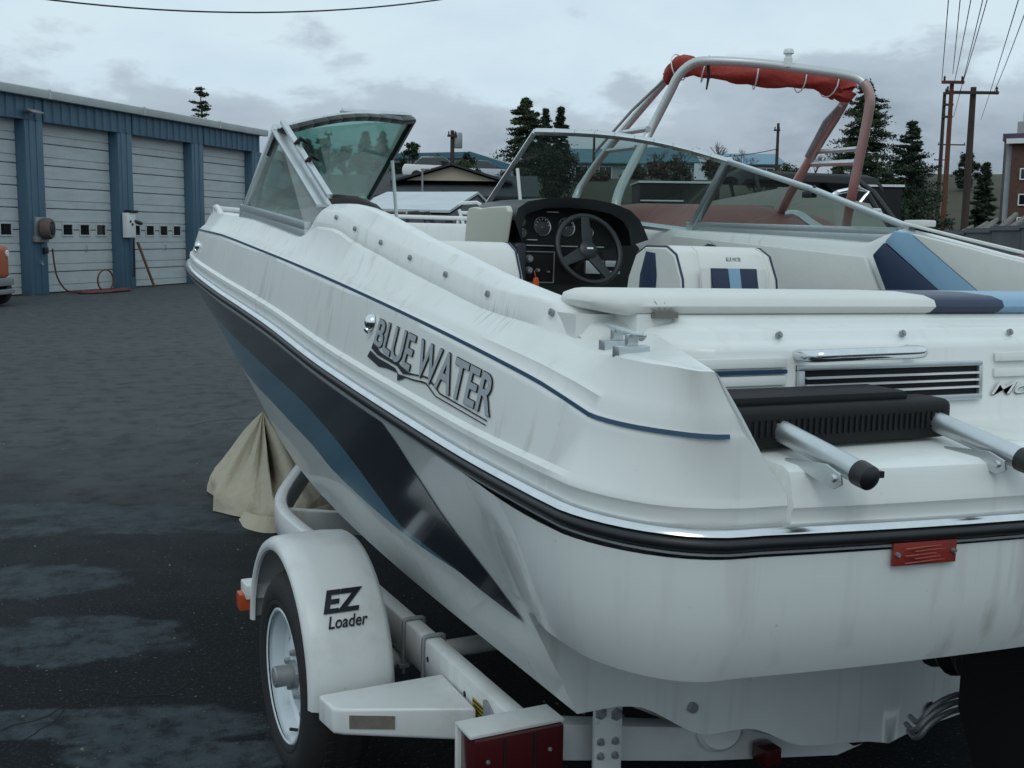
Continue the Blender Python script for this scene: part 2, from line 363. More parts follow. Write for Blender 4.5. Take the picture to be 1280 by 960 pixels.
# rub rail all round: black insert, bright strip on top, thin bead below
full = [V(x, y, ZR(y)) for x, y in PLAN]; FULLI = list(range(NPL))
def ringpts(i, prof):
    n = nrm(i); x, y = PLAN[i]; z = ZR(y)
    return [V(min(x + n.x * a, -.001) if i < 6 else x + n.x * a, y + n.y * a, z + b) for a, b in prof]
def sweep(prof):
    mb = MB(); rows = [ringpts(i, prof) for i in FULLI]
    mb.grid(rows); mb.grid([[V(-p.x, p.y, p.z) for p in r] for r in rows]); return mb
sweep([(.004, -.007), (-.009, -.009), (-.014, -.015), (-.014, -.023), (-.009, -.029), (.004, -.031)]).build('rub_rail_insert', 'rubber', boat, angle=60, merge=.001)
tr = sweep([(.012, .006), (.002, .006), (-.007, .001), (-.010, -.005), (.003, -.007)]).build('rub_rail_trim', 'chrome', boat, angle=60, merge=.001)
sweep([(.004, -.030), (-.006, -.032), (-.006, -.036), (.004, -.039)]).build('rub_rail_bead', 'alu', boat, angle=60, merge=.001)

# deck moulding: sections along the sheer, port and starboard
SN = tab([(-.1, 1.318), (.28, 1.330), (.49, 1.372), (.78, 1.391), (1.02, 1.424), (1.25, 1.456), (1.47, 1.491), (1.69, 1.526), (1.87, 1.560), (2.4, 1.575)])
Z7 = tab([(-.1, 1.325), (.28, 1.34), (.37, 1.376), (.6, 1.405), (.82, 1.435), (.99, 1.464), (1.23, 1.503), (1.86, 1.602), (2.1, 1.604), (2.4, 1.604)])
ZB = tab([(1.7, 1.455), (2.2, 1.492), (3.17, 1.572), (4.2, 1.60), (5.76, 1.60)])
ZBS = tab([(1.7, 1.525), (2.2, 1.548), (3.17, 1.580), (4.2, 1.60), (5.76, 1.60)])
FIN = V(-1.062, -.008, 1.314)
def cut(x, z): return max(0, min(1, (x + 1.13) / .145)) * (max(0, z - 1.165) * .55 - .055 * max(0, min(1, (1.222 - z) / .055)) ** 2)
def deck_rings(step, ZB=ZB):
    out = []
    for i, (x, y) in enumerate(PLAN):
        if x > -.984 and y < .3: break
        n = nrm(i); zr = ZR(y); fwd = max(0, min(1, (y - step) / .17))
        k = 1.0
        if y < .3: k = max(.26, .26 + .74 * max(0, min(1, (y + .03) / .30)))
        bi = .012 + .010 * (k - .26) / .74
        z5 = (SN(y) - .04) * (1 - fwd) + ZB(y) * fwd if y > .4 else SN(y) - .004 - .03 * max(0, min(1, (y - .2) / .2))
        z6 = (SN(y) + .016) * (1 - fwd) + (ZB(y) + .002) * fwd; z7 = Z7(y) * (1 - fwd) + (ZB(y) + .004) * fwd
        prof = [(.011, zr - .016), (.013, zr + .026), (.008, zr + .034), (.010, zr + .044), (bi, zr + .052),
                (bi + .026 * k, ZD2(y) - .012), (bi + .030 * k, ZD2(y)), (bi + .037 * k, ZD3(y) - .003), (bi + .044 * k, ZD3(y) + .004),
                (bi + .048 * k, ZD4(y) - .008), (bi + .062 * k, ZD4(y) + .002)]
        pts = [V(x + n.x * a, y + n.y * a, z) for a, z in prof]
        if y > .44:
            for a, z in ((.112, z5), (.122, z5 + .006 * (1 - fwd)), (.130, z6 - .004), (.136, z6 + .002), (.158, z7 - .004), (.170, z7), (.198, z7 - .004), (.212, z7 - .03), (.216, z7 - .2), (.216, max(.74, CZ(y) + .22 if y > 2.6 else 0))):
                pts.append(V(x + n.x * a, y + n.y * a, z))
        else:
            q = max(0, min(1, (.38 - y) / .42)); inn = V(-.955, .345, 1.348).lerp(FIN, q)
            a = bi + .085 * k; e = V(x + n.x * a, y + n.y * a, z5)
            pts.append(e); pts.append(V(x + n.x * (a + .012), y + n.y * (a + .012), z5 + .006 * k))
            for s_ in (.12, .35, .65, .88, 1): pts.append(pts[12].lerp(inn, s_))
            wb = V(-.90, .30, 1.12).lerp(V(-.905, .0, 1.10), q); pts += [inn.lerp(wb, .05) + V(.002, 0, 0), inn.lerp(wb, .3) + V(.004, 0, 0), wb]
        if y < .3 and x > -1.13:                                   # the cut leans outboard towards its top
            keep = pts[-8:]; pts = [V(p.x - cut(x, p.z), p.y, p.z) for p in pts[:-8]]; top_ = pts[12]; pts += [top_.lerp(keep[4], s_) for s_ in (.12, .35, .65, .88, 1)] + keep[-3:]
        if y > 4.6: pts = [V(min(p.x, -.002), p.y, p.z) for p in pts]
        out.append(pts)
    return out
PR = deck_rings(2.07); SR = deck_rings(1.72, ZBS)
mb = MB(); mb.grid(PR); mb.grid([[V(-p.x, p.y, p.z) for p in r] for r in SR])
for rr, sg in ((PR, 1), (SR, -1)): mb.add([V(sg * p.x, p.y, p.z) for p in rr[-1]], [tuple(range(len(rr[-1])))])   # closes the end of the corner moulding
for sg in (-1, 1): mb.box((sg * .955 - .04, .330, 1.20), (sg * .955 + .04, .62, 1.3795)); mb.box((sg * 1.022 - .055, .408, 1.20), (sg * 1.022 + .055, .621, 1.374))
deck = mb.build('deck', 'deck', boat, angle=38, merge=.0008)

# stern walk-through: lip over the rail, step, rear bulkhead
def yr(x): return -.125 + .09 * x * x
mb = MB(); rows = []
for x in (-1.07, -1.03, -.99, -.955, -.925, -.9, -.8, -.7, -.6, -.45, -.3, -.15, 0, .15, .3, .45, .6, .7, .8, .9, .925, .955, .99, 1.03, 1.07):
    y = yr(x); dy = max(0, abs(x) - .90) * 1.0
    if abs(x) < .94: fr = [V(x, y + a, z) for a, z in ((.011, 1.048), (.013, 1.092), (.008, 1.100), (.010, 1.110), (.013, 1.118), (.018, 1.142), (.024, 1.155), (.040, 1.162))]
    else: fr = [V(x, .12 + q * .005, 1.02 + q * .01) for q in range(8)]      # runs on hidden inside the corner moulding
    rows.append(fr + [V(x, yy + dy, z) for yy, z in ((.185, 1.170), (.199, 1.174), (.206, 1.188), (.216, 1.318), (.222, 1.328), (.236, 1.334), (.246, 1.338), (.258, 1.352), (.268, 1.356), (.306, 1.364), (.312, 1.370), (.34, 1.380), (.62, 1.380))] + [V(x, .62 + dy, .75 if abs(x) < .91 else 1.2)])
mb.grid(rows)
step = mb.build('stern_step', 'deck', boat, angle=40)
mb = MB()
for x0, x1 in ((-.955, -.748), (-.215, .215), (.748, .955)):                          # moulded ribs and groove on the bulkhead
    for z in (1.300, 1.268):
        mb = MB(); mb.poly([(x0, .2105, z - .009), (x1, .2105, z - .009), (x1, .2125, z + .009), (x0, .2125, z + .009)], -.006, (0, 1, 0)); mb.build('moulded_rib', 'deck', step, bevel=.0025)
mb = MB(); mb.box((-.955, .2045, 1.280), (-.748, .212, 1.287)); mb.build('blue_pinstripe', 'line', step)
# blue pinstripe along both sides
mb = MB(); rows = []
for i, (x, y) in enumerate(PLAN):
    if i < 4 or (x > -1.0 and y < .3): continue
    n = nrm(i); k = 1.0 if y >= .3 else max(.26, .26 + .74 * max(0, min(1, (y + .03) / .30)))
    a = .012 + .010 * (k - .26) / .74 + .034 * k
    rows.append([V(x + n.x * (a + d) - (cut(x, ZD3(y)) if y < .3 else 0), y + n.y * (a + d), ZD3(y) + z) for d, z in ((-.0055, -.0085), (-.004, -.001))])
mb.grid(rows); mb.grid([[V(-p.x, p.y, p.z) for p in r] for r in rows]); mb.build('blue_pinstripe', 'line', deck, angle=60)

# name on the port side
def panel_pt(Y, t, off=.003):
    a = V(-SIDE(Y) + .022, Y, ZR(Y) + .052); b = V(-SIDE(Y) + .048, Y, ZD2(Y) - .012)
    return a.lerp(b, t) + V(-1, 0, .15).normalized() * off
def name_pt(u, v, off):
    lo = .43 - .16 * min(1, u / .35) + .04 * max(0, 1 - abs(u - .42) / .2) ; hi = .84 + .03 * u
    return panel_pt(1.238 - .69 * u - .012 * v * (1 - u), lo + (hi - lo) * v, off)
mapped('BLUE WATER', lambda u, v: name_pt(u, v, .0025), offset=.032, spacing=1.0).build('name_outline', 'ink', deck)
mapped('BLUE WATER', lambda u, v: name_pt(u, v, .0045), offset=.018, spacing=1.0).build('name_lettering', 'letter', deck)
w1a = [(1.244, .455), (1.19, .345), (1.132, .325), (1.06, .33), (1.018, .283), (.985, .27), (.942, .30), (.90, .345), (.873, .355), (.83, .30), (.794, .225), (.55, .192)]
w1b = [(1.252, .33), (1.20, .275), (1.132, .272), (1.06, .27), (1.02, .20), (.985, .235), (.942, .275), (.90, .315), (.873, .325), (.83, .265), (.794, .200), (.55, .170)]
w2a = [(1.257, .285), (1.19, .235), (1.12, .235), (1.07, .225), (1.045, .165), (1.0, .185), (.943, .215), (.90, .255), (.874, .262), (.84, .20), (.813, .150), (.551, .118)]
w2b = [(1.270, .167), (1.18, .112), (1.12, .155), (1.052, .17), (1.045, .055), (1.0, .16), (.943, .189), (.90, .225), (.874, .235), (.84, .175), (.813, .130), (.551, .100)]
mb = MB()
for a, b in ((w1a, w1b), (w2a, w2b)): mb.grid([[panel_pt(*p, .003) for p in a], [panel_pt(*p, .003) for p in b]])
mb.build('name_wave', 'ink', deck)

# fastenings
def button(name, p, ax, r=.007, parent=deck):
    mb = MB(); mb.lathe([(0, .006), (r * .45, .006), (r * .5, .0035), (r * .95, .0045), (r, .002), (r, -.002)], 10, p, ax); return mb.build(name, 'steel', parent)
for Y in (1.873, 1.694, 1.471, 1.251, 1.018, .783, .491):
    button('snap_button', (-SIDE(Y) + .126, Y, SN(Y)), (-1, 0, .3))
    button('snap_button', (SIDE(Y) - .126, Y, SN(Y)), (1, 0, .3))
for x in (-1.04, -.742, -.438, -.14, .16, .46, .76): button('snap_button', (x, .242, 1.346), (0, -1, .4), parent=step)
for Y, t in ((1.284, .729), (3.84, .52)):
    mb = MB(); p = panel_pt(Y, t, .002); mb.lathe([(0, .018), (.008, .017), (.017, .012), (.021, .004), (.022, 0)], 16, p, (-1, 0, .2)); mb.lathe([(0, .023), (.008, .021), (.009, .016)], 12, p + V(0, -.004, -.012), (-1, -.2, -.6)); mb.build('side_light', 'chrome', deck)

# cleat, grab handle, vent, ladder, plate
mb = MB()
for x, y in ((-1.060, .290), (-1.092, .190)):
    mb.box((x - .030, y - .011, 1.318), (x + .030, y + .011, 1.337)); mb.box((x - .010, y - .006, 1.337), (x + .010, y + .006, 1.356))
mb.tube([(-1.042, .362, 1.361), (-1.052, .32, 1.358), (-1.076, .24, 1.356), (-1.100, .16, 1.357), (-1.112, .118, 1.360)], [.003, .0055, .006, .0055, .003], 8)
mb.build('mooring_cleat', 'alu', deck, bevel=.004)
mb = MB(); H = [V(-.718, .212, 1.312), V(-.720, .172, 1.314), V(-.70, .155, 1.317), V(-.585, .150, 1.319), V(-.475, .155, 1.319), V(-.455, .172, 1.318), V(-.455, .212, 1.316)]
mb.tube(chaikin(H, 2), .0115, 12); mb.build('grab_handle', 'chrome', step)
mb = MB(); x0, x1, z0, z1 = -.722, -.253, 1.216, 1.293
vy = lambda z: .206 + (z - 1.188) * .0769
for a, b, c, d in ((x0, x1, z1 - .009, z1), (x0, x1, z0, z0 + .012), (x0, x0 + .014, z0 + .012, z1 - .009), (x1 - .010, x1, z0 + .012, z1 - .009)):
    mb.poly([(a, vy(c) - .010, c), (b, vy(c) - .010, c), (b, vy(d) - .010, d), (a, vy(d) - .010, d)], .014, (0, 1, 0))
vent = mb.build('engine_vent', 'alu', boat, bevel=.002)
mb = MB(); mb.poly([(x0, vy(z0) - .003, z0), (x1, vy(z0) - .003, z0), (x1, vy(z1) - .003, z1), (x0, vy(z1) - .003, z1)], .004, (0, 1, 0)); mb.build('vent_backing', 'blackp', vent)
for k in range(3):
    z = z0 + .012 + (k + 1) * .014
    mb = MB(); mb.box((x0 + .018, vy(z) - .012, z - .0018), (x1 - .012, vy(z) - .004, z + .0018)); mb.build('louvre', 'white2', vent)
def mon(u, v): return V(-.222 + .27 * u, .2035 - .0008, 1.215 + .028 * v)
mapped('Monarch', lambda u, v: V(-.222 + .30 * u, .2055 , 1.222 + .025 * v), shear=.35, offset=.012).build('model_lettering', 'ink', step)
mapped('Monarch', lambda u, v: V(-.2235 + .30 * u, .2040, 1.2235 + .025 * v), shear=.35).build('model_lettering', 'white2', step)

lad = MB()
lad.box((-.985, .065, 1.172), (-.478, .150, 1.244)); o1 = lad.build('boarding_ladder', 'blackp', boat, bevel=.020, seg=4)
mb = MB(); mb.box((-.975, .085, 1.238), (-.57, .19, 1.259)); mb.build('ladder_tread', 'blackp', o1, bevel=.009)
mb = MB()
for k in range(34): mb.box((-.93 + k * .0128, .0615, 1.194), (-.924 + k * .0128, .0655, 1.222))
mb.build('tread_grip', 'blackp', o1)
for x in (-.868, -.515):
    a, b = V(x, .13, 1.214), V(x, -.122, 1.168)
    mb = MB(); mb.tube([a, b], .0185, 18); tb = mb.build('ladder_tube', 'alu', o1)
    d = (b - a).normalized(); mb = MB(); mb.lathe([(.0, .026), (.012, .025), (.0195, .019), (.0205, .002), (.0205, -.006)], 18, b, d); mb.box((x + .012, b.y - .02, b.z - .004), (x + .027, b.y - .012, b.z + .006)); mb.build('end_cap', 'rubber', o1)
    mb = MB(); mb.poly([(x - .030, .02, 1.168), (x - .030, -.075, 1.176), (x - .030, -.108, 1.166), (x - .030, -.112, 1.150), (x - .030, -.095, 1.140), (x - .030, .02, 1.163)], .005, (1, 0, 0))
    mb.lathe([(0, .006), (.006, .006), (.007, 0)], 8, (x - .030, -.096, 1.158), (-1, 0, 0)); mb.build('ladder_bracket', 'alu', o1, bevel=.0012)
mb = MB(); py_ = lambda x: yr(x) + .002
mb.poly([(-.752, py_(-.75) - .012, 1.000), (-.628, py_(-.63) - .012, 1.000), (-.628, py_(-.63) - .012, 1.038), (-.752, py_(-.75) - .012, 1.038)], .004, (0, 1, 0))
pl = mb.build('warning_plate', 'plate', boat, bevel=.001)
for x in (-.745, -.635): button('plate_rivet', (x, py_(x) - .013, 1.020), (0, -1, 0), .004, pl)
mb = MB()
for q in range(5): mb.box((-.735 + .02 * (q % 2), py_(-.69) - .0165, 1.006 + q * .006), (-.65 - .01 * (q % 3), py_(-.69) - .0125, 1.0068 + q * .006))
mb.build('plate_print', mat('worn_print', (.45, .12, .10), .5), pl)

# windshield
def bar(mb, a, b, wd, th, up=(0, 0, 1), m=0):
    a, b = Vector(a), Vector(b); d = (b - a).normalized(); s_ = d.cross(Vector(up)).normalized(); t = s_.cross(d)
    mb.add([a - s_ * wd - t * th, a + s_ * wd - t * th, a + s_ * wd + t * th, a - s_ * wd + t * th, b - s_ * wd - t * th, b + s_ * wd - t * th, b + s_ * wd + t * th, b - s_ * wd + t * th],
           [(0, 1, 2, 3), (7, 6, 5, 4), (0, 4, 5, 1), (1, 5, 6, 2), (2, 6, 7, 3), (3, 7, 4, 0)], m)
def frame(path, wd, th, up, name, m, parent, closed=False, bev=.003):
    mb = MB(); P = [Vector(p) for p in path]
    for a, b in zip(P, P[1:] + ([P[0]] if closed else [])): bar(mb, a, b, wd, th, up)
    return mb.build(name, m, parent, bevel=bev)
ws = MB()
cb, cT, ct, cbt = V(1.075, 3.17, 1.578), V(1.025, 2.80, 1.887), V(.315, 3.34, 2.012), V(.315, 3.855, 1.688)
def pane(name, P, m, parent, th=.005):
    P = [Vector(p) for p in P]; n = (P[1] - P[0]).cross(P[2] - P[0]).normalized(); mb = MB(); mb.poly(P, th, n); return mb.build(name, m, parent)
def arc_top(a, b, n=10, h=.035):
    return [a.lerp(b, i / n) + V(0, -.03, h) * math.sin(math.pi * i / n) for i in range(n + 1)]
for sg in (-1, 1):
    S = lambda p: V(sg * p.x, p.y, p.z)
    b_, T, c_, e_ = S(cb), S(cT), S(ct), S(cbt)
    rear = S(V(1.075, 2.215, 1.500)) if sg < 0 else S(V(1.06, 1.78, 1.548)); rtop = S(V(1.04, 2.15, 1.600)) if sg < 0 else S(V(1.045, 1.70, 1.592))
    post = MB(); bar(post, b_ - V(0, 0, .03), T + V(0, 0, .012), .020, .015, (0, 1, 0)); root = post.build('windshield_frame', 'alu', boat, bevel=.004)
    nrmf = (T - b_).cross(e_ - b_).normalized()
    top = arc_top(T, c_)
    for nm, path in (('top_rail', top), ('bottom_rail', [b_ - V(0, 0, .0), b_.lerp(e_, .5) + V(0, .03, 0), e_]), ('centre_post', [e_, c_])):
        mb = MB()
        for a, b in zip(path, path[1:]): bar(mb, a, b, .011, .014, nrmf)
        mb.build(nm, 'alu', root, bevel=.003)
    mb = MB(); mb.poly([b_, b_.lerp(e_, .5) + V(0, .03, 0), e_] + [p for p in reversed(top)], .005, nrmf); mb.build('front_pane', 'glassf' if sg < 0 else 'glasss', root)
    frame([rear, b_], .012, .022, (0, 0, 1), 'side_sill', 'alu', root); frame([rear + V(0, 0, .034), b_ + V(0, 0, .03)], .012, .014, (0, 0, 1), 'side_sill', 'alu', root)
    nw = (T - b_).cross(rear - b_).normalized()
    if sg < 0:
        mb = MB(); bar(mb, T, rtop, .005, .026, (1, 0, 0)); strip = mb.build('snap_strip', 'alu', root, bevel=.002)
        for q in (.04, .17, .30, .40, .54, .68, .90): button('snap_button', T.lerp(rtop, q) + V(-.007, 0, -.004), (-1, 0, .1), .0065, root)
        mb = MB(); bar(mb, T + V(.012, -.02, .03), rtop + V(.012, -.02, .03), .008, .010, (1, 0, 0)); mb.build('top_rail', 'alu', root, bevel=.003)
        for q in (.36, .60):                                           # latch pieces clipped to the rear rail
            p = T.lerp(rtop, q) + V(.02, -.02, .045); mb = MB(); mb.tube([p + V(-.02, .0, -.01), p + V(.0, 0, .012), p + V(.028, .01, .0)], [.007, .009, .005], 8); mb.box(p - V(.018, .006, .02), p + V(-.002, .008, -.002)); mb.build('latch', 'blackp', root, bevel=.002)
        pane('wing_pane', [b_, T, rtop, rear], 'glassw', root)
        mb = MB(); bar(mb, b_ + V(.0, -.02, .03), T + V(0, -.025, 0), .008, .006, (0, 1, 0)); mb.build('glazing_bead', 'rubber', root)
        # centre section swung open and folded flat against this pane
        off = V(-.0, -.045, .004); P = [e_.lerp(b_, .02) + off, e_.lerp(b_, .90) + off, *[p + off - V(0, 0, .012) for p in top[:-1]], c_.lerp(T, -.02) + off]
        frame(P[2:] + [P[0]], .012, .011, nrmf, 'folded_centre_frame', 'dash', root)
        P2 = [c_ + V(.01, 0, .028), T.lerp(c_, .45) + V(0, -.0, .058)]; frame(P2, .010, .010, nrmf, 'hinge_rail', 'alu', root)
        pane('folded_centre_pane', [P[0], P[1], P[2], P[-1]], 'glassf', root)
    else:
        up_ = T.lerp(rtop, .5) + V(0, 0, .012)
        for a, b in ((T, up_), (up_, rtop)):
            mb = MB(); bar(mb, a, b, .010, .017, (1, 0, 0)); mb.build('side_rail', 'alu', root, bevel=.003)
        pane('wing_pane', [b_, T, up_, rtop, rear], 'glasss', root)
    mb = MB(); x = sg * .318; mb.tube([(x, 3.52, 1.852), (x, 3.43, 1.52)], .0085, 8); mb.build('support_rod', 'white2', root)
# small clamp on the starboard side rail
mb = MB(); p = V(1.035, 2.26, 1.728); mb.box(p - V(.015, .03, .012), p + V(.015, .03, .014)); mb.tube([p, p + V(0, -.03, .035)], .008, 6); mb.build('rail_clamp', 'rubber', boat, bevel=.004)

# cockpit floor, bow lining and bow rail
mb = MB(); rows = []
for y in (.6, 1.5, 2.5, 3.2, 3.9, 4.4, 4.8): 
    x = .86 if y < 2.6 else .78 if y < 3.3 else .5 if y < 4 else .35 if y < 4.6 else .12; rows.append([V(-x, y, .75 if y < 3.9 else 1.0), V(x, y, .75 if y < 3.9 else 1.0)])
mb.grid(rows); mb.build('cockpit_floor', 'carpet', boat)
mb = MB(); P = [V(SIDE(y) - .13 * min(1, SIDE(y)), y - .02, 1.575 + .012 * (y - 4)) for y in (3.75, 4.0, 4.3, 4.6, 4.9, 5.15, 5.4, 5.56)]
full_ = P + [V(-p.x, p.y, p.z) for p in reversed(P)]; full_ = [p + V(0, 0, .05) if 0 < i < len(full_) - 1 else p for i, p in enumerate(full_)]
br = mb.tube(chaikin(full_, 1), .013, 8).build('bow_rail', 'white2', boat)
for i in (1, 3, 5, 7, 9, 11, 13):
    p = full_[i]; mb = MB(); mb.tube([p, p - V(0, 0, .065)], .010, 8); mb.build('stanchion', 'white2', br)

# rear bench bolster
def bolster(name, x0, x1, m, slant0=0, slant1=0, parent=None):
    mb = MB(); rows = []; rounded = slant0 == 9; s0 = 0 if rounded else slant0
    prof = [(.345, 1.376), (.328, 1.382), (.322, 1.394), (.328, 1.407), (.35, 1.416), (.42, 1.421), (.52, 1.419), (.552, 1.412), (.562, 1.395), (.552, 1.378)]
    qs = [0, .004, .012, .025, .045, .07, .10, .2, .4, .6, .8, .9, 1] if rounded else [i / 8 for i in range(9)]
    for q in qs:
        e = math.sqrt(max(0, 1 - (1 - min(q / .07, 1)) ** 2)) if rounded else 1
        bulge0 = (0 if rounded else 1) * (1 - q); bulge1 = q * (slant1 != 0)
        rows.append([V(x0 + (x1 - x0) * q + (s0 * (1 - q) + slant1 * q) * (yy - .33) + .018 * (bulge0 + bulge1) * math.sin(max(0, min(1, (zz - 1.376) / .05)) * math.pi), .44 + (yy - .44) * (.35 + .65 * e), 1.398 + (zz - 1.398) * max(e, .05)) for yy, zz in prof])
    mb.grid(rows, 0, True); k = len(prof)
    mb.add(rows[0], [tuple(range(k))]); mb.add(rows[-1], [tuple(range(k))[::-1]])
    return mb.build(name, m, parent or boat, angle=50)
bench = bolster('bench_bolster', -1.055, -.285, 'vinyl', 9, -.12)
bolster('navy_bolster_band', -.285, -.085, 'nvinyl', -.12, -.20, bench); bolster('light_blue_bolster_band', -.085, .42, 'lvinyl', -.20, -.2, bench); bolster('white_bolster_end', .42, 1.03, 'vinyl', -.2, 0, bench)
mb = MB()
for a, b in (((-.96, .322, 1.386), (-.985, .326, 1.398)), ((-.95, .322, 1.388), (-.962, .325, 1.404)), ((-.94, .322, 1.388), (-.94, .325, 1.402)), ((-.93, .322, 1.388), (-.918, .326, 1.400))): mb.tube([a, b], .0005, 4)
mb.box((-.965, .3155, 1.3725), (-.915, .332, 1.384)); mb.build('torn_seam', mat('worn_crease', (.16, .155, .14), .8), bench)

# helm seat and port seat
def seat(xl, xr, ya, yf, top, letters=False):
    mb = MB(); rows = []
    prof = [(0, 0), (.01, .45), (.05, .80), (.14, .95), (.30, 1.0), (.70, 1.0), (.86, .95), (.95, .80), (.99, .45), (1, 0)]
    h = top - .80
    for q, e in ((0, .93), (.02, .97), (.08, 1.0), (.5, 1.0), (.92, 1.0), (.98, .97), (1, .93)):
        x = xl + (xr - xl) * q; c = (ya + yf) / 2
        rows.append([V(x, c + (ya + (yf - ya) * a - c) * (.80 + .2 * e * 1.0) * (1 - .22 * b ** 3), .80 + h * b ** .75 * (1 if e > .99 else 1 - (1 - e) * .25)) for a, b in prof])
    mb.grid(rows); k = len(prof); mb.add(rows[0], [tuple(range(k))]); mb.add(rows[-1], [tuple(range(k))[::-1]])
    s_ = mb.build('seat_back', 'vinyl', boat, angle=40)
    for r_ in (rows[1], rows[-2]): mb = MB(); mb.tube([p + V(0, 0, .001) for p in r_], .0045, 6); mb.build('piping', 'nvinyl', s_)
    return s_, rows
hs, hr = seat(.095, .51, 1.74, 2.16, 1.506)
def aft_face(y0, x0, x1, z0, z1, lean=.06): return [(x0, y0, z0), (x1, y0, z0), (x1 - .0, y0 + lean, z1), (x0, y0 + lean, z1)]
for nm, m, x0, x1 in (('navy_seat_stripe', 'nvinyl', .205, .277), ('light_blue_seat_stripe', 'lvinyl', .277, .327), ('navy_seat_stripe', 'nvinyl', .327, .399)):
    mb = MB(); mb.poly([(x0 + .012, 1.752, 1.30), (x1 + .012, 1.752, 1.30), (x1, 1.772, 1.433), (x0, 1.772, 1.433)], -.006, (0, 1, 0)); mb.build(nm, m, hs, bevel=.003)
for x0, x1 in ((.165, .203), (.401, .440)):
    mb = MB(); mb.poly([(x0, 1.752, 1.30), (x1, 1.752, 1.30), (x1, 1.772, 1.433), (x0, 1.772, 1.433)], -.005, (0, 1, 0)); mb.build('seat_pleat', 'vinyl', hs, bevel=.003)
for x in (.155, .445): mb = MB(); mb.tube([(x, 1.742, 1.30), (x, 1.757, 1.42), (x - .006 * (1 if x > .3 else -1), 1.79, 1.487), (x - .01 * (1 if x > .3 else -1), 1.83, 1.504)], .002, 4); mb.build('seat_seam', 'cream', hs)
mb = MB(); mb.poly([(.092, 2.06, 1.0), (.092, 1.95, 1.0), (.094, 1.93, 1.40), (.094, 1.945, 1.478), (.094, 2.0, 1.483), (.092, 2.03, 1.40)], -.004, (1, 0, 0)); mb.build('navy_side_panel', 'nvinyl', hs, bevel=.001)
mapped('BLUE WATER', lambda u, v: V(.262 + .062 * u, 1.7595 + .003 * v, 1.457 + .013 * v), offset=.03).build('seat_lettering', 'ink', hs)
seat(-.74, -.335, 2.08, 2.48, 1.50)

# helm console and dash
def arch(pts, y0, y1, name, m, parent, bev=.012):
    mb = MB(); mb.poly([(x, y0, z) for x, z in pts], 1, (0, 1, 0)); n = len(pts)
    mb.v = mb.v[:n] + [(x, y1(x, z) if callable(y1) else y1, z) for x, z in pts]
    return mb.build(name, m, parent, bevel=bev, seg=3)
outer = [(.165, 1.20), (.165, 1.60), (.180, 1.655), (.23, 1.688), (.33, 1.706), (.45, 1.714), (.57, 1.710), (.69, 1.694), (.78, 1.665), (.83, 1.625), (.865, 1.57), (.885, 1.53), (.93, 1.495), (.94, 1.47), (.94, 1.20)]
inner = [(.215, 1.50), (.215, 1.59), (.235, 1.632), (.33, 1.660), (.45, 1.668), (.57, 1.664), (.68, 1.648), (.75, 1.615), (.785, 1.57), (.80, 1.50)]
dashb = arch(outer, 3.37, 3.72, 'helm_dash', 'dash', boat)
# hood: ring between outer and inner arches standing proud of the instrument panel
mb = MB(); oo = outer[1:12]; ii = [inner[min(int(round(k * (len(inner) - 1) / (len(oo) - 1))), len(inner) - 1)] for k in range(len(oo))]
for k in range(len(oo) - 1):
    q = [oo[k], oo[k + 1], ii[k + 1], ii[k]]
    mb.add([(x, 3.22 if s_ < 2 else 3.24, z) for s_, (x, z) in enumerate(q)] + [(x, 3.38, z) for x, z in q], [(0, 1, 2, 3), (0, 4, 5, 1), (3, 2, 6, 7)])
mb.build('dash_hood', 'dash', dashb, angle=60, merge=.001)
mb = MB(); mb.poly([(.20, 3.345, 1.495), (.81, 3.345, 1.495), (.80, 3.368, 1.60), (.72, 3.368, 1.65), (.45, 3.368, 1.67), (.25, 3.368, 1.645), (.20, 3.368, 1.60)], -.005, (0, 1, 0)); panel = mb.build('instrument_panel', 'blackp', boat)
def gauge(x, z, r):
    y = 3.338 + (z - 1.495) * .21
    mb = MB(); mb.lathe([(r * .92, .004), (r, .006), (r, -.01)], 24, (x, y, z), (0, -1, .21)); g = mb.build('gauge', 'alu', boat)
    mb = MB(); mb.lathe([(0, .003), (r * .94, .003)], 24, (x, y, z), (0, -1, .21)); mb.build('dial', 'dial', g)
    mb = MB(); c = V(x, y - .0045, z + .001)
    for k in range(11):
        a = R(225 - 27 * k); e = V(math.cos(a), 0, math.sin(a)); t = V(-math.sin(a), 0, math.cos(a)) * r * .035
        mb.add([c + e * r * .66 + t, c + e * r * .66 - t, c + e * r * .88 - t, c + e * r * .88 + t], [(0, 1, 2, 3)])
    a = R(250); e = V(math.cos(a), 0, math.sin(a)); t = V(-math.sin(a), 0, math.cos(a)) * r * .04
    mb.add([c + t, c - t, c + e * r * .8 - t * .3, c + e * r * .8 + t * .3], [(0, 1, 2, 3)]); mb.lathe([(r * .09, .0), (r * .09, -.001)], 8, c, (0, 1, 0)); mb.build('dial_print', 'white2', g)
for x, z, r in ((.268, 1.596, .022), (.268, 1.545, .022), (.375, 1.578, .045), (.505, 1.578, .045), (.60, 1.60, .022), (.628, 1.556, .024)): gauge(x, z, r)
for a, b in (((.40, 3.35, 1.645), (.46, 3.362, 1.650)), ((.285, 3.328, 1.513), (.34, 3.34, 1.516))): mb = MB(); mb.box(a, b); mb.build('panel_print', 'white2', panel)
mb = MB(); mb.box((.215, 3.325, 1.487), (.70, 3.345, 1.491)); mb.build('panel_trim', 'alu', panel)
mb = MB(); mb.poly([(.245, 3.36, 1.31), (.70, 3.36, 1.31), (.70, 3.345, 1.465), (.245, 3.345, 1.465)], -.012, (0, 1, 0)); sw = mb.build('switch_panel', 'blackp', boat, bevel=.003)
mb = MB()
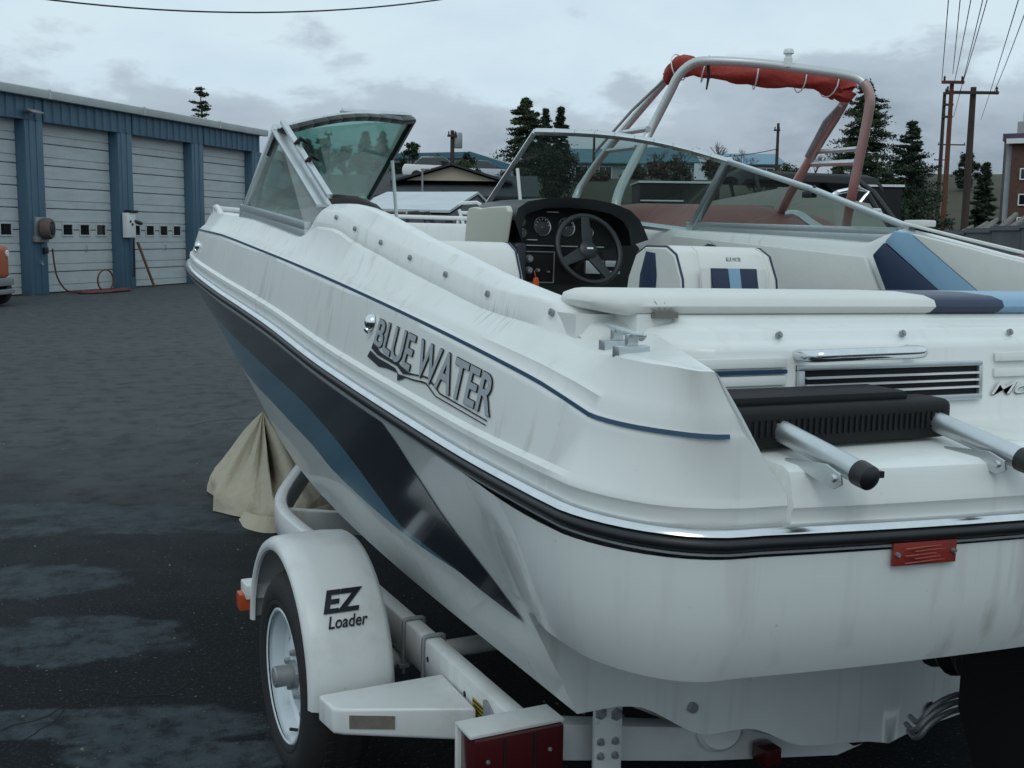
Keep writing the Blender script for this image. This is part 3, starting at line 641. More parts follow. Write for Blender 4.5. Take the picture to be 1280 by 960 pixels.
for a, b in (((.25, 1.318), (.256, 1.458)), ((.43, 1.318), (.434, 1.458)), ((.25, 1.314), (.434, 1.318)), ((.25, 1.458), (.434, 1.462))): mb.box((a[0], 3.328, a[1]), (b[0], 3.335, b[1]))
mb.build('panel_outline', 'steel', sw)
for x, z, r in ((.30, 1.425, .020), (.30, 1.372, .018), (.345, 1.372, .010), (.40, 1.365, .006)):
    mb = MB(); mb.lathe([(0, .02), (r * .7, .02), (r * .8, .01), (r, .006), (r, 0)], 16, (x, 3.335, z), (0, -1, .1)); mb.build('switch_knob', 'steel', sw)
mb = MB(); mb.box((.60, 3.32, 1.36), (.70, 3.345, 1.425)); mb.build('radio', 'alu', sw, bevel=.004)
mb = MB(); mb.box((.715, 3.33, 1.36), (.80, 3.36, 1.375)); mb.box((.715, 3.33, 1.395), (.80, 3.36, 1.425)); mb.build('engine_gauge_strip', 'alu', sw, bevel=.003)
mb = MB(); mb.lathe([(0, -.028), (.012, -.024), (.0165, -.008), (.0165, .012), (.010, .034), (0, .040)], 14, (.318, 3.29, 1.315), (0, 0, -1), 0, 1, .5); mb.tube([(.318, 3.31, 1.372), (.318, 3.295, 1.345)], .002, 5); mb.build('key_float', 'orange', sw)
mb = MB(); mb.poly([(.158, 3.30, 1.18), (.158, 3.22, 1.64), (.158, 3.24, 1.664), (.158, 3.40, 1.662), (.158, 3.52, 1.656), (.158, 3.60, 1.664), (.158, 3.66, 1.660), (.158, 3.68, 1.64), (.158, 3.70, 1.18)], -.03, (1, 0, 0))
mb.v = [(x, y - (0 if z > 1.3 else -.06), z) for x, y, z in mb.v]; mb.build('console_side', 'cream', dashb, bevel=.010, seg=3)
mb = MB(); mb.box((.165, 3.20, 1.18), (.225, 3.38, 1.50)); mb.build('console_corner', 'dash', dashb, bevel=.02, seg=3)
# wheel
wh = empty('steering_wheel', (0, 0, 0), None, None); wh.parent = boat; wh.location = (.505, 3.13, 1.478); wh.rotation_euler = (R(-22), 0, 0)
mb = MB(); mb.grid([[V((.163 + .0145 * math.cos(b)) * math.cos(a), .0145 * math.sin(b), (.163 + .0145 * math.cos(b)) * math.sin(a)) for b in [2 * math.pi * j / 10 for j in range(10)]] for a in [2 * math.pi * i / 48 for i in range(49)]], 0, True)
mb.build('wheel_rim', 'rubber', wh, angle=60)
mb = MB()
for a in (90, 205, 300, 345):
    if a == 345: continue
    e = V(math.cos(R(a)), 0, math.sin(R(a))); t = V(-math.sin(R(a)), 0, math.cos(R(a)))
    mb.poly([e * .03 + t * .030 + V(0, .015, 0), e * .03 - t * .030 + V(0, .015, 0), e * .160 - t * .020, e * .160 + t * .020], -.012, (0, 1, 0))
mb.build('wheel_spokes', 'dash', wh, bevel=.003)
mb = MB(); mb.lathe([(0, .012), (.03, .010), (.045, .0), (.045, -.03), (.03, -.06), (.03, -.22)], 24, (0, 0, 0), (0, -1, 0)); hb = mb.build('wheel_hub', 'dash', wh)
mb = MB(); mb.box((-.016, -.0145, -.004), (.016, -.011, .005)); mb.build('hub_badge', 'white2', wh)
# port console
pout = [(-.95, 1.20), (-.95, 1.52), (-.90, 1.60), (-.83, 1.65), (-.74, 1.672), (-.65, 1.668), (-.57, 1.64), (-.52, 1.60), (-.49, 1.54), (-.485, 1.2)]
arch(pout, 2.98, 3.6, 'glovebox_console', mat('dark_maroon_vinyl', (.022, .012, .013), .35), boat, .03)
# throttle control on the starboard side
mb = MB(); mb.lathe([(0, .05), (.022, .047), (.038, .03), (.042, 0), (.042, -.03)], 18, (.93, 2.78, 1.47), (-.5, -.5, .7)); th = mb.build('throttle_mount', 'rubber', boat)
mb = MB(); mb.lathe([(0, .012), (.014, .010), (.018, 0)], 14, (.945, 2.80, 1.515), (-.3, -.3, .9)); mb.build('throttle_knob', 'chrome', th)
# starboard side pads
def pad(name, pts, m, x=.985, th=.03):
    mb = MB(); mb.poly([(x, y, z) for y, z in pts], -th, (1, 0, 0)); return mb.build(name, m, boat, bevel=.008, seg=2)
pad('navy_side_pad', [(1.80, 1.492), (1.745, 1.540), (1.44, 1.36), (1.44, 1.25), (1.65, 1.25)], 'nvinyl')
pad('light_blue_side_pad', [(1.743, 1.542), (1.70, 1.582), (1.62, 1.574), (1.26, 1.36), (1.26, 1.25), (1.44, 1.25), (1.44, 1.358)], 'lvinyl')
pad('white_side_pad', [(1.615, 1.572), (1.4, 1.535), (1.2, 1.497), (.9, 1.447), (.62, 1.405), (.62, 1.25), (1.255, 1.25), (1.258, 1.358)], 'vinyl', .982)
pad('white_side_panel', [(3.15, 1.555), (1.86, 1.485), (1.70, 1.25), (3.15, 1.10)], 'vinyl', .99, .02)
mb = MB(); mb.tube([(1.0, y, z + .010) for y, z in ((1.70, 1.60), (1.4, 1.545), (1.2, 1.51), (.9, 1.458))], .006, 6); mb.build('pad_piping', 'vinyl', boat)
mb = MB(); mb.box((1.0, 1.60, 1.598), (1.06, 1.70, 1.622)); mb.build('white_pad_clip', 'vinyl', boat, bevel=.006)

# stern drive
mb = MB(); mb.poly([(-.12, .50, .53), (.12, .50, .53), (.15, .50, .60), (.12, .50, .72), (-.12, .50, .72), (-.15, .50, .60)], .115, (0, 1, .0)); sd = mb.build('stern_drive', 'blackp', boat, bevel=.03, seg=3)
mb = MB(); mb.lathe([(.07, 0), (.085, .03), (.07, .06), (.085, .09), (.07, .12), (.085, .15), (.07, .24)], 20, (0, .51, .60), (0, -1, 0)); mb.build('bellows', 'rubber', sd)
mb = MB(); mb.poly([(-.13, .32, .76), (-.13, .0, .74), (-.13, -.04, .62), (-.13, .04, .30), (-.13, .22, .28), (-.13, .32, .5)], .26, (1, 0, 0)); mb.build('drive_leg', 'blackp', sd, bevel=.035, seg=3)
mb = MB(); mb.lathe([(0, .30), (.03, .28), (.05, .2), (.055, 0), (.045, -.12), (.02, -.16), (0, -.17)], 16, (0, .10, .24), (0, 1, 0)); mb.poly([(-.012, .16, .26), (-.012, .04, .26), (-.012, .02, .10), (-.012, .10, .08)], .024, (1, 0, 0)); mb.build('gearcase', 'blackp', sd)
for k in range(3):
    a = R(120 * k); mb = MB(); e = V(math.cos(a), 0, math.sin(a)); t = V(-math.sin(a), 0, math.cos(a)); c = V(0, -.02, .24)
    mb.poly([c + e * .04 + t * .02 + V(0, .03, 0), c + e * .04 - t * .02 - V(0, .03, 0), c + e * .17 - t * .05 - V(0, .03, 0), c + e * .18 + t * .04 + V(0, .03, 0)], .006, (0, 1, 0)); mb.build('propeller_blade', 'alu', sd, bevel=.002)
for dz, dx in ((0, 0), (.018, .012), (-.02, .01)):
    mb = MB(); mb.tube(chaikin([V(-.02 + dx, .55, .345 + dz), V(-.13 + dx, .42, .395 + dz), V(-.10, .40, .45 + dz), V(-.02, .38, .48 + dz), V(.06, .34, .45 + dz), V(.09, .30, .40)], 3), .007, 7); mb.build('steering_cable', 'steel', sd)
mb = MB(); mb.lathe([(0, .006), (.022, .006), (.024, 0)], 18, (.13, .614, .33), (0, -1, 0), 0, 1, .7); mb.build('drain_disc', 'rubber', hull)
mb = MB(); mb.lathe([(0, .006), (.012, .006), (.013, 0)], 14, (-.62, .614, .46), (0, -1, 0)); mb.build('drain_plug', 'steel', hull)

# ------------------------------------------------------------------ trailer
trl = empty('boat_trailer', (0, .66, 0), 'white painted single axle boat trailer carrying the motor boat', 'boat trailer')
TO = V(0, -.66, 0)
def tb(mb, name, m='white', parent=None, **k):
    mb.v = [(x, y - .66, z) for x, y, z in mb.v] ; return mb.build(name, m, parent or trl, **k)
PATHB = [V(-.985, .78, .395), V(-.985, 2.35, .395), V(-.998, 2.62, .395), V(-1.00, 2.85, .395), V(-.965, 3.06, .395), V(-.86, 3.34, .395), V(-.45, 4.25, .395), V(-.03, 5.25, .395)]
for sg in (-1, 1):
    P = chaikin([V(sg * -p.x, p.y, p.z) for p in PATHB], 2)
    rows = []
    for i, p in enumerate(P):
        d = (P[min(i + 1, len(P) - 1)] - P[max(i - 1, 0)]).normalized(); s_ = V(-d.y, d.x, 0)
        rows.append([p + s_ * a + V(0, 0, b) for a, b in ((-.019, -.055), (.019, -.055), (.025, -.049), (.025, .049), (.019, .055), (-.019, .055), (-.025, .049), (-.025, -.049))])
    mb = MB(); mb.grid(rows, 0, True); mb.add(rows[0], [tuple(range(8))]); mb.add(rows[-1], [tuple(range(8))[::-1]])
    beam = tb(mb, 'frame_beam', angle=50)
    for y in (1.47, 1.32):
        mb = MB(); x = sg * .985; mb.tube(chaikin([V(x + .031, y, .30), V(x + .031, y, .452), V(x + .024, y, .457), V(x - .024, y, .457), V(x - .031, y, .452), V(x - .031, y, .30)], 1), .006, 8); mb.box((x - .045, y - .01, .318), (x - .018, y + .01, .326)); tb(mb, 'u_bolt', 'steel', beam)
    mb = MB()
    for y in (1.05, 1.30): mb.lathe([(0, .001), (.007, .001), (.008, 0)], 10, (sg * 1.0105, y, .40), (sg, 0, 0))
    tb(mb, 'bolt_hole', 'rubber', beam)
    # fender
    c_y, c_z, r_ = 1.595, .345, .345
    def arcp(a, rr, x): return V(x, c_y - rr * math.cos(a), c_z + rr * math.sin(a) * (1.0 if a > .2 else 1))
    rows = []
    for k in range(29):
        a = R(-3 + 180 * k / 28)
        if True:
            sec = [(-1.338, r_ - .034), (-1.346, r_ - .031), (-1.348, r_ - .022), (-1.342, r_ - .009), (-1.326, r_), (-1.28, r_ + .004), (-1.19, r_ + .004), (-1.135, r_), (-1.118, r_ - .012), (-1.114, r_ - .05)]
        rows.append([arcp(a, rr, sg * -x) if False else V(-sg * x, *(arcp(a, rr, 0).yz)) for x, rr in sec])
    mb = MB(); mb.grid(rows); rows2 = [[V(p.x * .998, c_y + (p.y - c_y) * .985, c_z + (p.z - c_z) * .985) for p in r_w] for r_w in rows]; mb.grid(rows2, 0, flip=True)
    mb.add(rows[0] + rows2[0], [(i, i + 1, len(sec) + i + 1, len(sec) + i) for i in range(len(sec) - 1)]); mb.add(rows[-1] + rows2[-1], [(i, i + 1, len(sec) + i + 1, len(sec) + i) for i in range(len(sec) - 1)])
    fen = tb(mb, 'fender', angle=50, recalc=False)
    if sg < 0:
        def fp(u, v, z0, z1, x0, x1, off=.0035):
            z = z0 + (z1 - z0) * v; a = math.asin((z - c_z) / (r_ + .004)); return V(x0 + (x1 - x0) * u, c_y - (r_ + off + .004) * math.cos(a), z + off * math.sin(a))
        tb(mapped('EZ', lambda u, v: fp(u, v, .560, .603, -1.288, -1.180), shear=.35, offset=.035), 'fender_lettering', 'ink', fen)
        tb(mapped('Loader', lambda u, v: fp(u, v, .525, .551, -1.285, -1.178), shear=.35, offset=.018), 'fender_lettering', 'ink', fen)
    # step bracket behind the fender
    mb = MB(); X = lambda x: -sg * x
    pts = [(-1.345, 1.19), (-1.335, 1.10), (-1.315, 1.085), (-1.02, .955), (-1.012, 1.19)]
    mb.poly([(X(x), y, .335 if x < -1.1 else .318) for x, y in pts], .072, (0, 0, 1)); n_ = len(pts); mb.v = [(x, y, .402 if i >= n_ else z) for i, (x, y, z) in enumerate(mb.v)]
    stp = tb(mb, 'step_bracket', bevel=.010, seg=3)
    mb = MB(); a0, a1 = V(X(-1.30), 1.0785, 0), V(X(-1.20), 1.0345, 0); d = (a1 - a0).normalized(); nn = V(d.y, -d.x, 0) if sg < 0 else V(d.y, -d.x, 0); nn = nn if nn.y < 0 else -nn
    mb.poly([a0 + V(0, 0, .353), a1 + V(0, 0, .351), a1 + V(0, 0, .384), a0 + V(0, 0, .386)], .003, nn); tb(mb, 'reflector', 'dirtylens', stp)
    # front bracket with marker lamp
    mb = MB(); mb.box((min(X(-1.36), X(-1.02)), 1.905, .425), (max(X(-1.36), X(-1.02)), 1.985, .470)); mk = tb(mb, 'front_bracket', bevel=.006)
    mb = MB(); mb.box((min(X(-1.376), X(-1.33)), 1.925, .385), (max(X(-1.376), X(-1.33)), 1.975, .438)); tb(mb, 'marker_lamp', 'amber', mk, bevel=.006)
    # wheel
    wc = V(-sg * -1.328, 1.595, .297); ax = (sg, 0, 0)
    mb = MB(); T = [(.188, -.006), (.194, .003), (.206, .008), (.212, .006), (.218, .009), (.245, .010), (.263, .004), (.278, -.008), (.289, -.024), (.294, -.042), (.296, -.09), (.294, -.138), (.288, -.158), (.274, -.172), (.24, -.186), (.20, -.178), (.188, -.17)]
    mb.lathe(T, 56, wc, ax); wheel = tb(mb, 'wheel', 'tyre', angle=45)
    mb = MB()
    for k in range(56):
        a = 2 * math.pi * k / 56
        for h, w_ in ((-.052, .022), (-.090, .020), (-.128, .022)):
            q = a + (.03 if h == -.09 else 0); e = V(0, math.cos(q), math.sin(q)); t = V(0, -math.sin(q), math.cos(q)); c = wc + V(sg * h, 0, 0) + e * .2925
            A = V(1, 0, 0) * w_ * .5
            mb.add([c - A - t * .012, c + A - t * .012, c + A + t * .012, c - A + t * .012] + [p + e * .0045 for p in (c - A - t * .012, c + A - t * .012, c + A + t * .012, c - A + t * .012)], [(4, 5, 6, 7), (0, 1, 5, 4), (1, 2, 6, 5), (2, 3, 7, 6), (3, 0, 4, 7)])
    tread = tb(mb, 'tread_block', 'tyre', wheel); tread['kind'] = 'stuff'
    mb = MB(); mb.lathe([(.180, .000), (.186, .003), (.190, .0), (.191, -.010), (.184, -.014), (.176, -.018), (.174, -.05), (.160, -.062), (.140, -.060), (.120, -.046), (.095, -.036), (.06, -.034), (.0, -.034)], 48, wc, ax); rm = tb(mb, 'rim', 'rim', wheel, angle=30)
    mb = MB()
    for k in range(20):
        a = 2 * math.pi * k / 20; mb.lathe([(0, .0015), (.009, .0015), (.0095, -.004)], 8, wc + V(sg * -.0585, .150 * math.cos(a), .150 * math.sin(a)), ax)
    tb(mb, 'rim_hole', 'rubber', wheel)
    mb = MB(); mb.lathe([(0, .040), (.026, .040), (.030, .036), (.030, -.01), (.040, -.012), (.042, -.03)], 24, wc + V(sg * -.012, 0, 0), ax); mb.lathe([(0, .0415), (.014, .0412), (.015, .040)], 16, wc + V(sg * -.012, 0, 0), ax); tb(mb, 'hub_cap', 'steel', wheel)
    for k in range(5):
        a = 2 * math.pi * k / 5 + .3; mb = MB(); mb.lathe([(0, .018), (.008, .017), (.010, .01), (.0105, 0)], 6, wc + V(sg * -.036, .062 * math.cos(a), .062 * math.sin(a)), ax); tb(mb, 'lug_nut', 'steel', wheel)
    mb = MB(); mb.tube([wc + V(sg * -.05, -.02, -.165), wc + V(sg * -.01, -.024, -.150)], .005, 6); tb(mb, 'valve', 'rubber', wheel)
    # tail light on its bracket
    x0, x1 = sorted((X(-1.150), X(-.920))); 
    mb = MB(); mb.box((x0, .700, .456), (x1, .785, .464)); mb.box((x0, .772, .345), (x1, .785, .456)); tl = tb(mb, 'light_bracket', 'white', bevel=.002)
    mb = MB(); mb.box((x0 + .008, .692, .352), (x1 - .004, .771, .4545)); tb(mb, 'tail_light', 'redlens', tl, bevel=.005)
    for q in (.34, .66): mb = MB(); xq = x0 + (x1 - x0) * q; mb.box((xq - .002, .6895, .358), (xq + .002, .693, .449)); tb(mb, 'lens_divider', 'rubber', tl)
    for q in (.17, .83): mb = MB(); mb.lathe([(0, .003), (.004, .003), (.005, 0)], 8, (x0 + (x1 - x0) * q, .692, .402), (0, -1, 0)); tb(mb, 'lens_screw', 'steel', tl)
    mb = MB(); mb.box((x0 + .13, .72, .322), (x1 - .01, .76, .357)); tb(mb, 'plate_lamp', 'white2', tl, bevel=.004)
    # bunk upright and rear bracket with bolts
    x0, x1 = sorted((X(-.82), X(-.745)))
    mb = MB(); mb.poly([(x0, .735, .17), (x1, .735, .17), (x1, .735, .462), (x1 - .012, .735, .474), (x0 + .012, .735, .474), (x0, .735, .462)], .010, (0, 1, 0)); br = tb(mb, 'bunk_bracket', 'white', bevel=.002)
    for i, (fx, fz, r2) in enumerate(((.22, .44, .011), (.78, .43, .011), (.22, .37, .007), (.75, .365, .007), (.22, .335, .007), (.75, .33, .007), (.25, .28, .011), (.78, .28, .011))):
        mb = MB(); mb.lathe([(0, .012), (r2 * .8, .012), (r2, .008), (r2, .003), (r2 * 1.5, .002), (r2 * 1.5, 0)], 6, (x0 + (x1 - x0) * fx, .735, fz), (0, -1, 0)); tb(mb, 'bolt', 'steel', br)
    mb = MB(); mb.box((min(X(-.62), X(-.50)), .80, .40), (max(X(-.62), X(-.50)), 2.3, .43)); tb(mb, 'bunk', 'carpet', bevel=.006)
mb = MB(); P = [V(-.96, .82, .375), V(-.45, .84, .26), V(0, .85, .18), V(.45, .84, .26), V(.96, .82, .375)]
rows = [[p + V(0, a, b) for a, b in ((-.03, -.045), (.03, -.045), (.03, .045), (-.03, .045))] for p in P]; mb.grid(rows, 0, True); cm = tb(mb, 'cross_member', bevel=.006)
mb = MB(); P = [V(-.96, 3.0, .375), V(0, 3.0, .22), V(.96, 3.0, .375)]
rows = [[p + V(0, a, b) for a, b in ((-.03, -.045), (.03, -.045), (.03, .045), (-.03, .045))] for p in P]; mb.grid(rows, 0, True); tb(mb, 'cross_member', bevel=.006)
mb = MB(); mb.tube([(-1.20, 1.595, .297), (1.20, 1.595, .297)], .028, 12); tb(mb, 'axle')
for x in (-.42, .42):
    mb = MB(); mb.lathe([(0, -.03), (.05, -.03), (.062, -.02), (.062, .02), (.05, .03), (0, .03)], 20, (x, .80, .31), (.3, 1, .0)); tb(mb, 'keel_roller', 'white')
for x in (-.31, -.02): mb = MB(); mb.box((x, .74, .20), (x + .05, .80, .245)); tb(mb, 'clearance_lamp', 'redlens', cm, bevel=.006)
mb = MB(); mb.box((-.04, 4.9, .35), (.04, 6.2, .43)); mb.tube([(0, 6.15, .43), (0, 6.30, .43)], .035, 10); tg = tb(mb, 'tongue', bevel=.006)
mb = MB(); mb.box((-.03, 5.80, .40), (.03, 5.86, 1.0)); mb.tube([(0, 5.78, .96), (0, 5.70, .98)], .04, 10); tb(mb, 'winch_post', bevel=.006)
mb = MB(); mb.tube([(0, 6.05, .62), (0, 6.05, .03)], .028, 10); mb.lathe([(.0, -.02), (.08, -.02), (.09, 0), (.09, .03), (0, .04)], 16, (0, 6.05, .02), (0, 0, 1)); tb(mb, 'jack', 'steel')
# maker's sticker and hook plate near the rear end of the port beam
mb = MB(); mb.poly([(-1.0105, .925, .348), (-1.0105, 1.00, .348), (-1.0105, 1.00, .412), (-1.0105, .925, .412)], -.0012, (1, 0, 0)); stk = tb(mb, 'warning_sticker', 'sticker')
mb = MB()
for k, z in enumerate((.406, .396, .386, .376, .366, .357)): mb.poly([(-1.012, .93 + .004 * (k % 3), z - .0022), (-1.012, .996 - .006 * (k % 2), z - .0022), (-1.012, .996 - .006 * (k % 2), z + .0022), (-1.012, .93 + .004 * (k % 3), z + .0022)], -.0008, (1, 0, 0))
tb(mb, 'sticker_print', 'ink', stk)
mb = MB(); mb.poly([(-1.011, .86, .346), (-1.011, .92, .346), (-1.011, .925, .39), (-1.011, .93, .433), (-1.011, .915, .438), (-1.011, .885, .425), (-1.011, .865, .40)], -.005, (1, 0, 0)); tb(mb, 'hook_plate', 'steel', bevel=.001)

# ------------------------------------------------------------------ beige canvas dropped over the trailer tongue
G0, GZ = V(0, 0, 0), V(0, 0, 1)
apex = on_plane(328, 516, V(0, 4.95, 0), V(0, 1, 0))
hem = [on_plane(px, py, G0, GZ) for px, py in ((268, 622), (266, 640), (290, 646), (312, 650), (330, 655), (352, 660), (385, 655), (415, 644))] + [V(-.12, 5.0, 0), V(-.2, 5.35, 0), V(-.45, 5.55, 0), V(-.75, 5.45, 0), V(-.86, 5.2, 0)]
NH = len(hem); per = 9; NA = NH * per
def hem_at(i):
    k = i // per; q = (i % per) / per; a, b, c, d = hem[(k - 1) % NH], hem[k % NH], hem[(k + 1) % NH], hem[(k + 2) % NH]
    return b.lerp(c, q) * .8 + (b * (1 - q) + c * q) * .2
rnd = random.Random(3); ph_ = [rnd.uniform(-1, 1) for _ in range(NA)]
mb = MB(); rows = []
for j in range(23):
    s_ = j / 22; row = []
    rr = s_ * .96 / .84 if s_ < .84 else .96 + (s_ - .84) / .16 * .04
    zz = 1 - s_ * .80 / .84 if s_ < .84 else .20 * max(0, 1 - (s_ - .84) / .16) ** .8
    for i in range(NA):
        hp = hem_at(i); d = V(hp.x - apex.x, hp.y - apex.y, 0); u = i / per
        tri = abs(((u * .62 + .15) % 1) - .5) * 2 - .5
        f = 1 + (.20 * tri + .03 * math.sin(u * 5.3 + 1 + s_ * 2) + .012 * math.sin(u * 13 + s_ * 5)) * max(0, math.sin(math.pi * min(1, s_ * 1.05))) ** .6 * .8
        sl_ = math.exp(-((u - 5.1) / .34) ** 2) * max(0, math.sin(math.pi * min(1, max(0, (s_ - .06) / .74)))); f *= 1 - .88 * sl_
        row.append(V(apex.x, apex.y, 0) + d * rr * f + V(0, 0, max(.006, apex.z * zz * (1 + .05 * math.sin(u * 4 + s_ * 6) * (1 - zz) * zz * 4) + .008)))
    rows.append(row)
mb.grid(rows, 0, True)
tarp = mb.build('canvas_tarp', 'canvas', None, angle=50)
tag(tarp, 'crumpled beige canvas boat cover heaped on the asphalt in front of the trailer wheel', 'tarp')
# turned back hem rolls at its right foot
for pts, w_ in ((((312, 640, .05), (322, 636, .10), (340, 634, .12), (356, 640, .06), (372, 648, .02)), .035), (((306, 646, .02), (316, 652, .05), (334, 657, .06), (352, 657, .05), (372, 652, .02)), .040), (((352, 636, .05), (380, 622, .14), (402, 618, .16), (420, 628, .10), (430, 636, .04)), .07), (((372, 652, .02), (392, 646, .06), (412, 640, .05)), .03)):
    P = []
    for px, py, z in pts: p = on_plane(px, py + z * 110, G0, GZ); P.append(V(p.x, p.y, z))
    P = chaikin(P, 2); rr = []; n = len(P)
    for i, p in enumerate(P):
        d = (P[min(i + 1, n - 1)] - P[max(i - 1, 0)]); d.z = 0; d.normalize(); b = V(-d.y, d.x, 0); wv_ = w_ * (.4 + .6 * math.sin(math.pi * i / (n - 1))) * (1 + .07 * math.sin(i * 1.3))
        rr.append([V(q_.x, q_.y, max(.004, q_.z)) for q_ in (p - b * wv_ * 1.6 - V(0, 0, p.z), p - b * wv_ * 1.2 - V(0, 0, p.z * .5), p - b * wv_ * .5 + V(0, 0, .012), p + V(0, 0, .018), p + b * wv_ * .6 + V(0, 0, .0), p + b * wv_ - V(0, 0, p.z * .35), p + b * wv_ * 1.5 - V(0, 0, p.z * .9))])
    m_ = MB(); m_.grid(rr); m_.build('canvas_fold', 'canvas', tarp, angle=60)

# ------------------------------------------------------------------ ground: earth and grass to the horizon, wet asphalt yard on top
def ss(a, b, x): q = max(0, min(1, (x - a) / (b - a))); return q * q * (3 - 2 * q)
def hgt(x, y):
    d = Vector((x - CAM.x, y - CAM.y)); dist = d.length
    if dist < 20: return -.004
    phi = math.degrees(math.atan2(d.x, d.y)) - 26
    w1 = ss(-14, -11, phi) * (1 - ss(17, 20, phi)) ; w2 = ss(17, 20, phi) * (1 - ss(70, 90, phi))
    return -.004 + w1 * (6.3 * ss(46, 100, dist) + 2.5 * ss(100, 170, dist)) + w2 * (.9 * ss(34, 60, dist) + 8.5 * ss(80, 150, dist)) + .12 * math.sin(x * .3) * math.cos(y * .23) * ss(40, 60, dist)
mb = MB(); rows = []
rads = [0, 8, 16, 24, 30, 36, 42, 48, 54, 60, 68, 76, 84, 92, 100, 110, 120, 135, 150, 165, 180, 220, 300, 500, 900, 1800]
for r_ in rads: rows.append([V(CAM.x + r_ * math.sin(R(a)), CAM.y + r_ * math.cos(R(a)), hgt(CAM.x + r_ * math.sin(R(a)), CAM.y + r_ * math.cos(R(a)))) for a in range(0, 360, 2)])
mb.grid(rows, 0, True)
g_m = mat('winter_grass', (.050, .044, .024), .95, var=1, vscale=.12, col2=(.030, .033, .017), bump=.6, bscale=2.5)
tag(mb.build('ground', g_m, None, angle=80, merge=.0001), kind='structure')

a_m = bpy.data.materials.new('wet_asphalt'); a_m.use_nodes = True; t = a_m.node_tree; NB = t.nodes; LK = t.links; bs = NB['Principled BSDF']
def nn(tp, **k):
    x = NB.new(tp)
    for a, b in k.items(): setattr(x, a, b)
    return x
tcn = nn('ShaderNodeTexCoord')
def nz(scale, det=6, rough=.6, dist=0, mp=None):
    x = nn('ShaderNodeTexNoise'); x.inputs['Scale'].default_value = scale; x.inputs['Detail'].default_value = det; x.inputs['Roughness'].default_value = rough; x.inputs['Distortion'].default_value = dist
    LK.new(mp or tcn.outputs['Object'], x.inputs['Vector']); return x.outputs['Fac']
def mr(v, a, b, c=0, d=1):
    x = nn('ShaderNodeMapRange', interpolation_type='SMOOTHSTEP'); x.inputs[1].default_value = a; x.inputs[2].default_value = b; x.inputs[3].default_value = c; x.inputs[4].default_value = d; LK.new(v, x.inputs[0]); return x.outputs[0]
def mc(f, a, b):
    x = nn('ShaderNodeMix', data_type='RGBA'); LK.new(f, x.inputs[0])
    for i, v in ((6, a), (7, b)):
        if isinstance(v, tuple): x.inputs[i].default_value = (*v, 1)
        else: LK.new(v, x.inputs[i])
    return x.outputs[2]
stn = nn('ShaderNodeMapping'); stn.inputs['Scale'].default_value = (.55, 1.0, 1); stn.inputs['Rotation'].default_value = (0, 0, R(-20)); LK.new(tcn.outputs['Object'], stn.inputs['Vector'])
pn = nz(1.5, 6, .6, .5)
patch = None
for px, py, rx, ry in ((175, 648, .85, .42), (330, 640, .5, .25), (60, 640, .8, .25), (45, 725, .42, .34), (85, 800, .55, .30), (200, 905, .50, .16), (60, 905, .35, .12), (230, 945, .45, .12)):
    c_ = on_plane(px, py, V(0, 0, 0), V(0, 0, 1)); sv = nn('ShaderNodeMapping', vector_type='TEXTURE'); sv.inputs['Location'].default_value = (c_.x, c_.y, 0); sv.inputs['Scale'].default_value = (rx, ry, 1); sv.inputs['Rotation'].default_value = (0, 0, R(-22)); LK.new(tcn.outputs['Object'], sv.inputs['Vector'])
    ln = nn('ShaderNodeVectorMath', operation='LENGTH'); LK.new(sv.outputs[0], ln.inputs[0]); ad = nn('ShaderNodeMath', operation='MULTIPLY_ADD'); LK.new(pn, ad.inputs[0]); ad.inputs[1].default_value = 2.2; LK.new(ln.outputs['Value'], ad.inputs[2]); one = mr(ad.outputs[0], 2.05, 1.80)
    if patch is None: patch = one
    else: mx_ = nn('ShaderNodeMath', operation='MAXIMUM'); LK.new(patch, mx_.inputs[0]); LK.new(one, mx_.inputs[1]); patch = mx_.outputs[0]
blotch = nz(.16, 5, .6, .3); fine = nz(75, 5, .75); speck = nz(60, 2, .5); med = nz(5, 6, .65)
# irregular cracks: edges of large distorted cells, broken up by noise
wv = nn('ShaderNodeVectorMath', operation='MULTIPLY_ADD'); nv2 = nn('ShaderNodeTexNoise'); nv2.inputs['Scale'].default_value = 1.6; nv2.inputs['Detail'].default_value = 6
LK.new(tcn.outputs['Object'], nv2.inputs['Vector']); LK.new(nv2.outputs['Color'], wv.inputs[0]); wv.inputs[1].default_value = (.9, .9, 0); LK.new(tcn.outputs['Object'], wv.inputs[2])
vo = nn('ShaderNodeTexVoronoi', feature='DISTANCE_TO_EDGE'); vo.inputs['Scale'].default_value = .42; LK.new(wv.outputs[0], vo.inputs['Vector'])
ck = nn('ShaderNodeMath', operation='MULTIPLY'); LK.new(mr(vo.outputs['Distance'], .003, .010, 1, 0), ck.inputs[0]); LK.new(mr(nz(.35, 3), .48, .56), ck.inputs[1]); crack = ck.outputs[0]
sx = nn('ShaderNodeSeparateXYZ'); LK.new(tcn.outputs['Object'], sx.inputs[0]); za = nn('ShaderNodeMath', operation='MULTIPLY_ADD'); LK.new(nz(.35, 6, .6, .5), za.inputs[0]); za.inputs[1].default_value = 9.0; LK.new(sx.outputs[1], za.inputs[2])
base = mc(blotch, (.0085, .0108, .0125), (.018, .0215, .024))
base = mc(mr(za.outputs[0], 6.8, 12.5), base, (.080, .091, .095))  # far yard paler: grazing sky sheen put into the base colour
pg = nn('ShaderNodeMath', operation='MULTIPLY'); LK.new(patch, pg.inputs[0]); LK.new(mr(nz(11, 6, .7), .34, .58, .25, 1), pg.inputs[1])
base = mc(pg.outputs[0], base, (.062, .082, .093))
mdk = nn('ShaderNodeMath', operation='MULTIPLY'); LK.new(mr(med, .42, .75), mdk.inputs[0]); mdk.inputs[1].default_value = .6
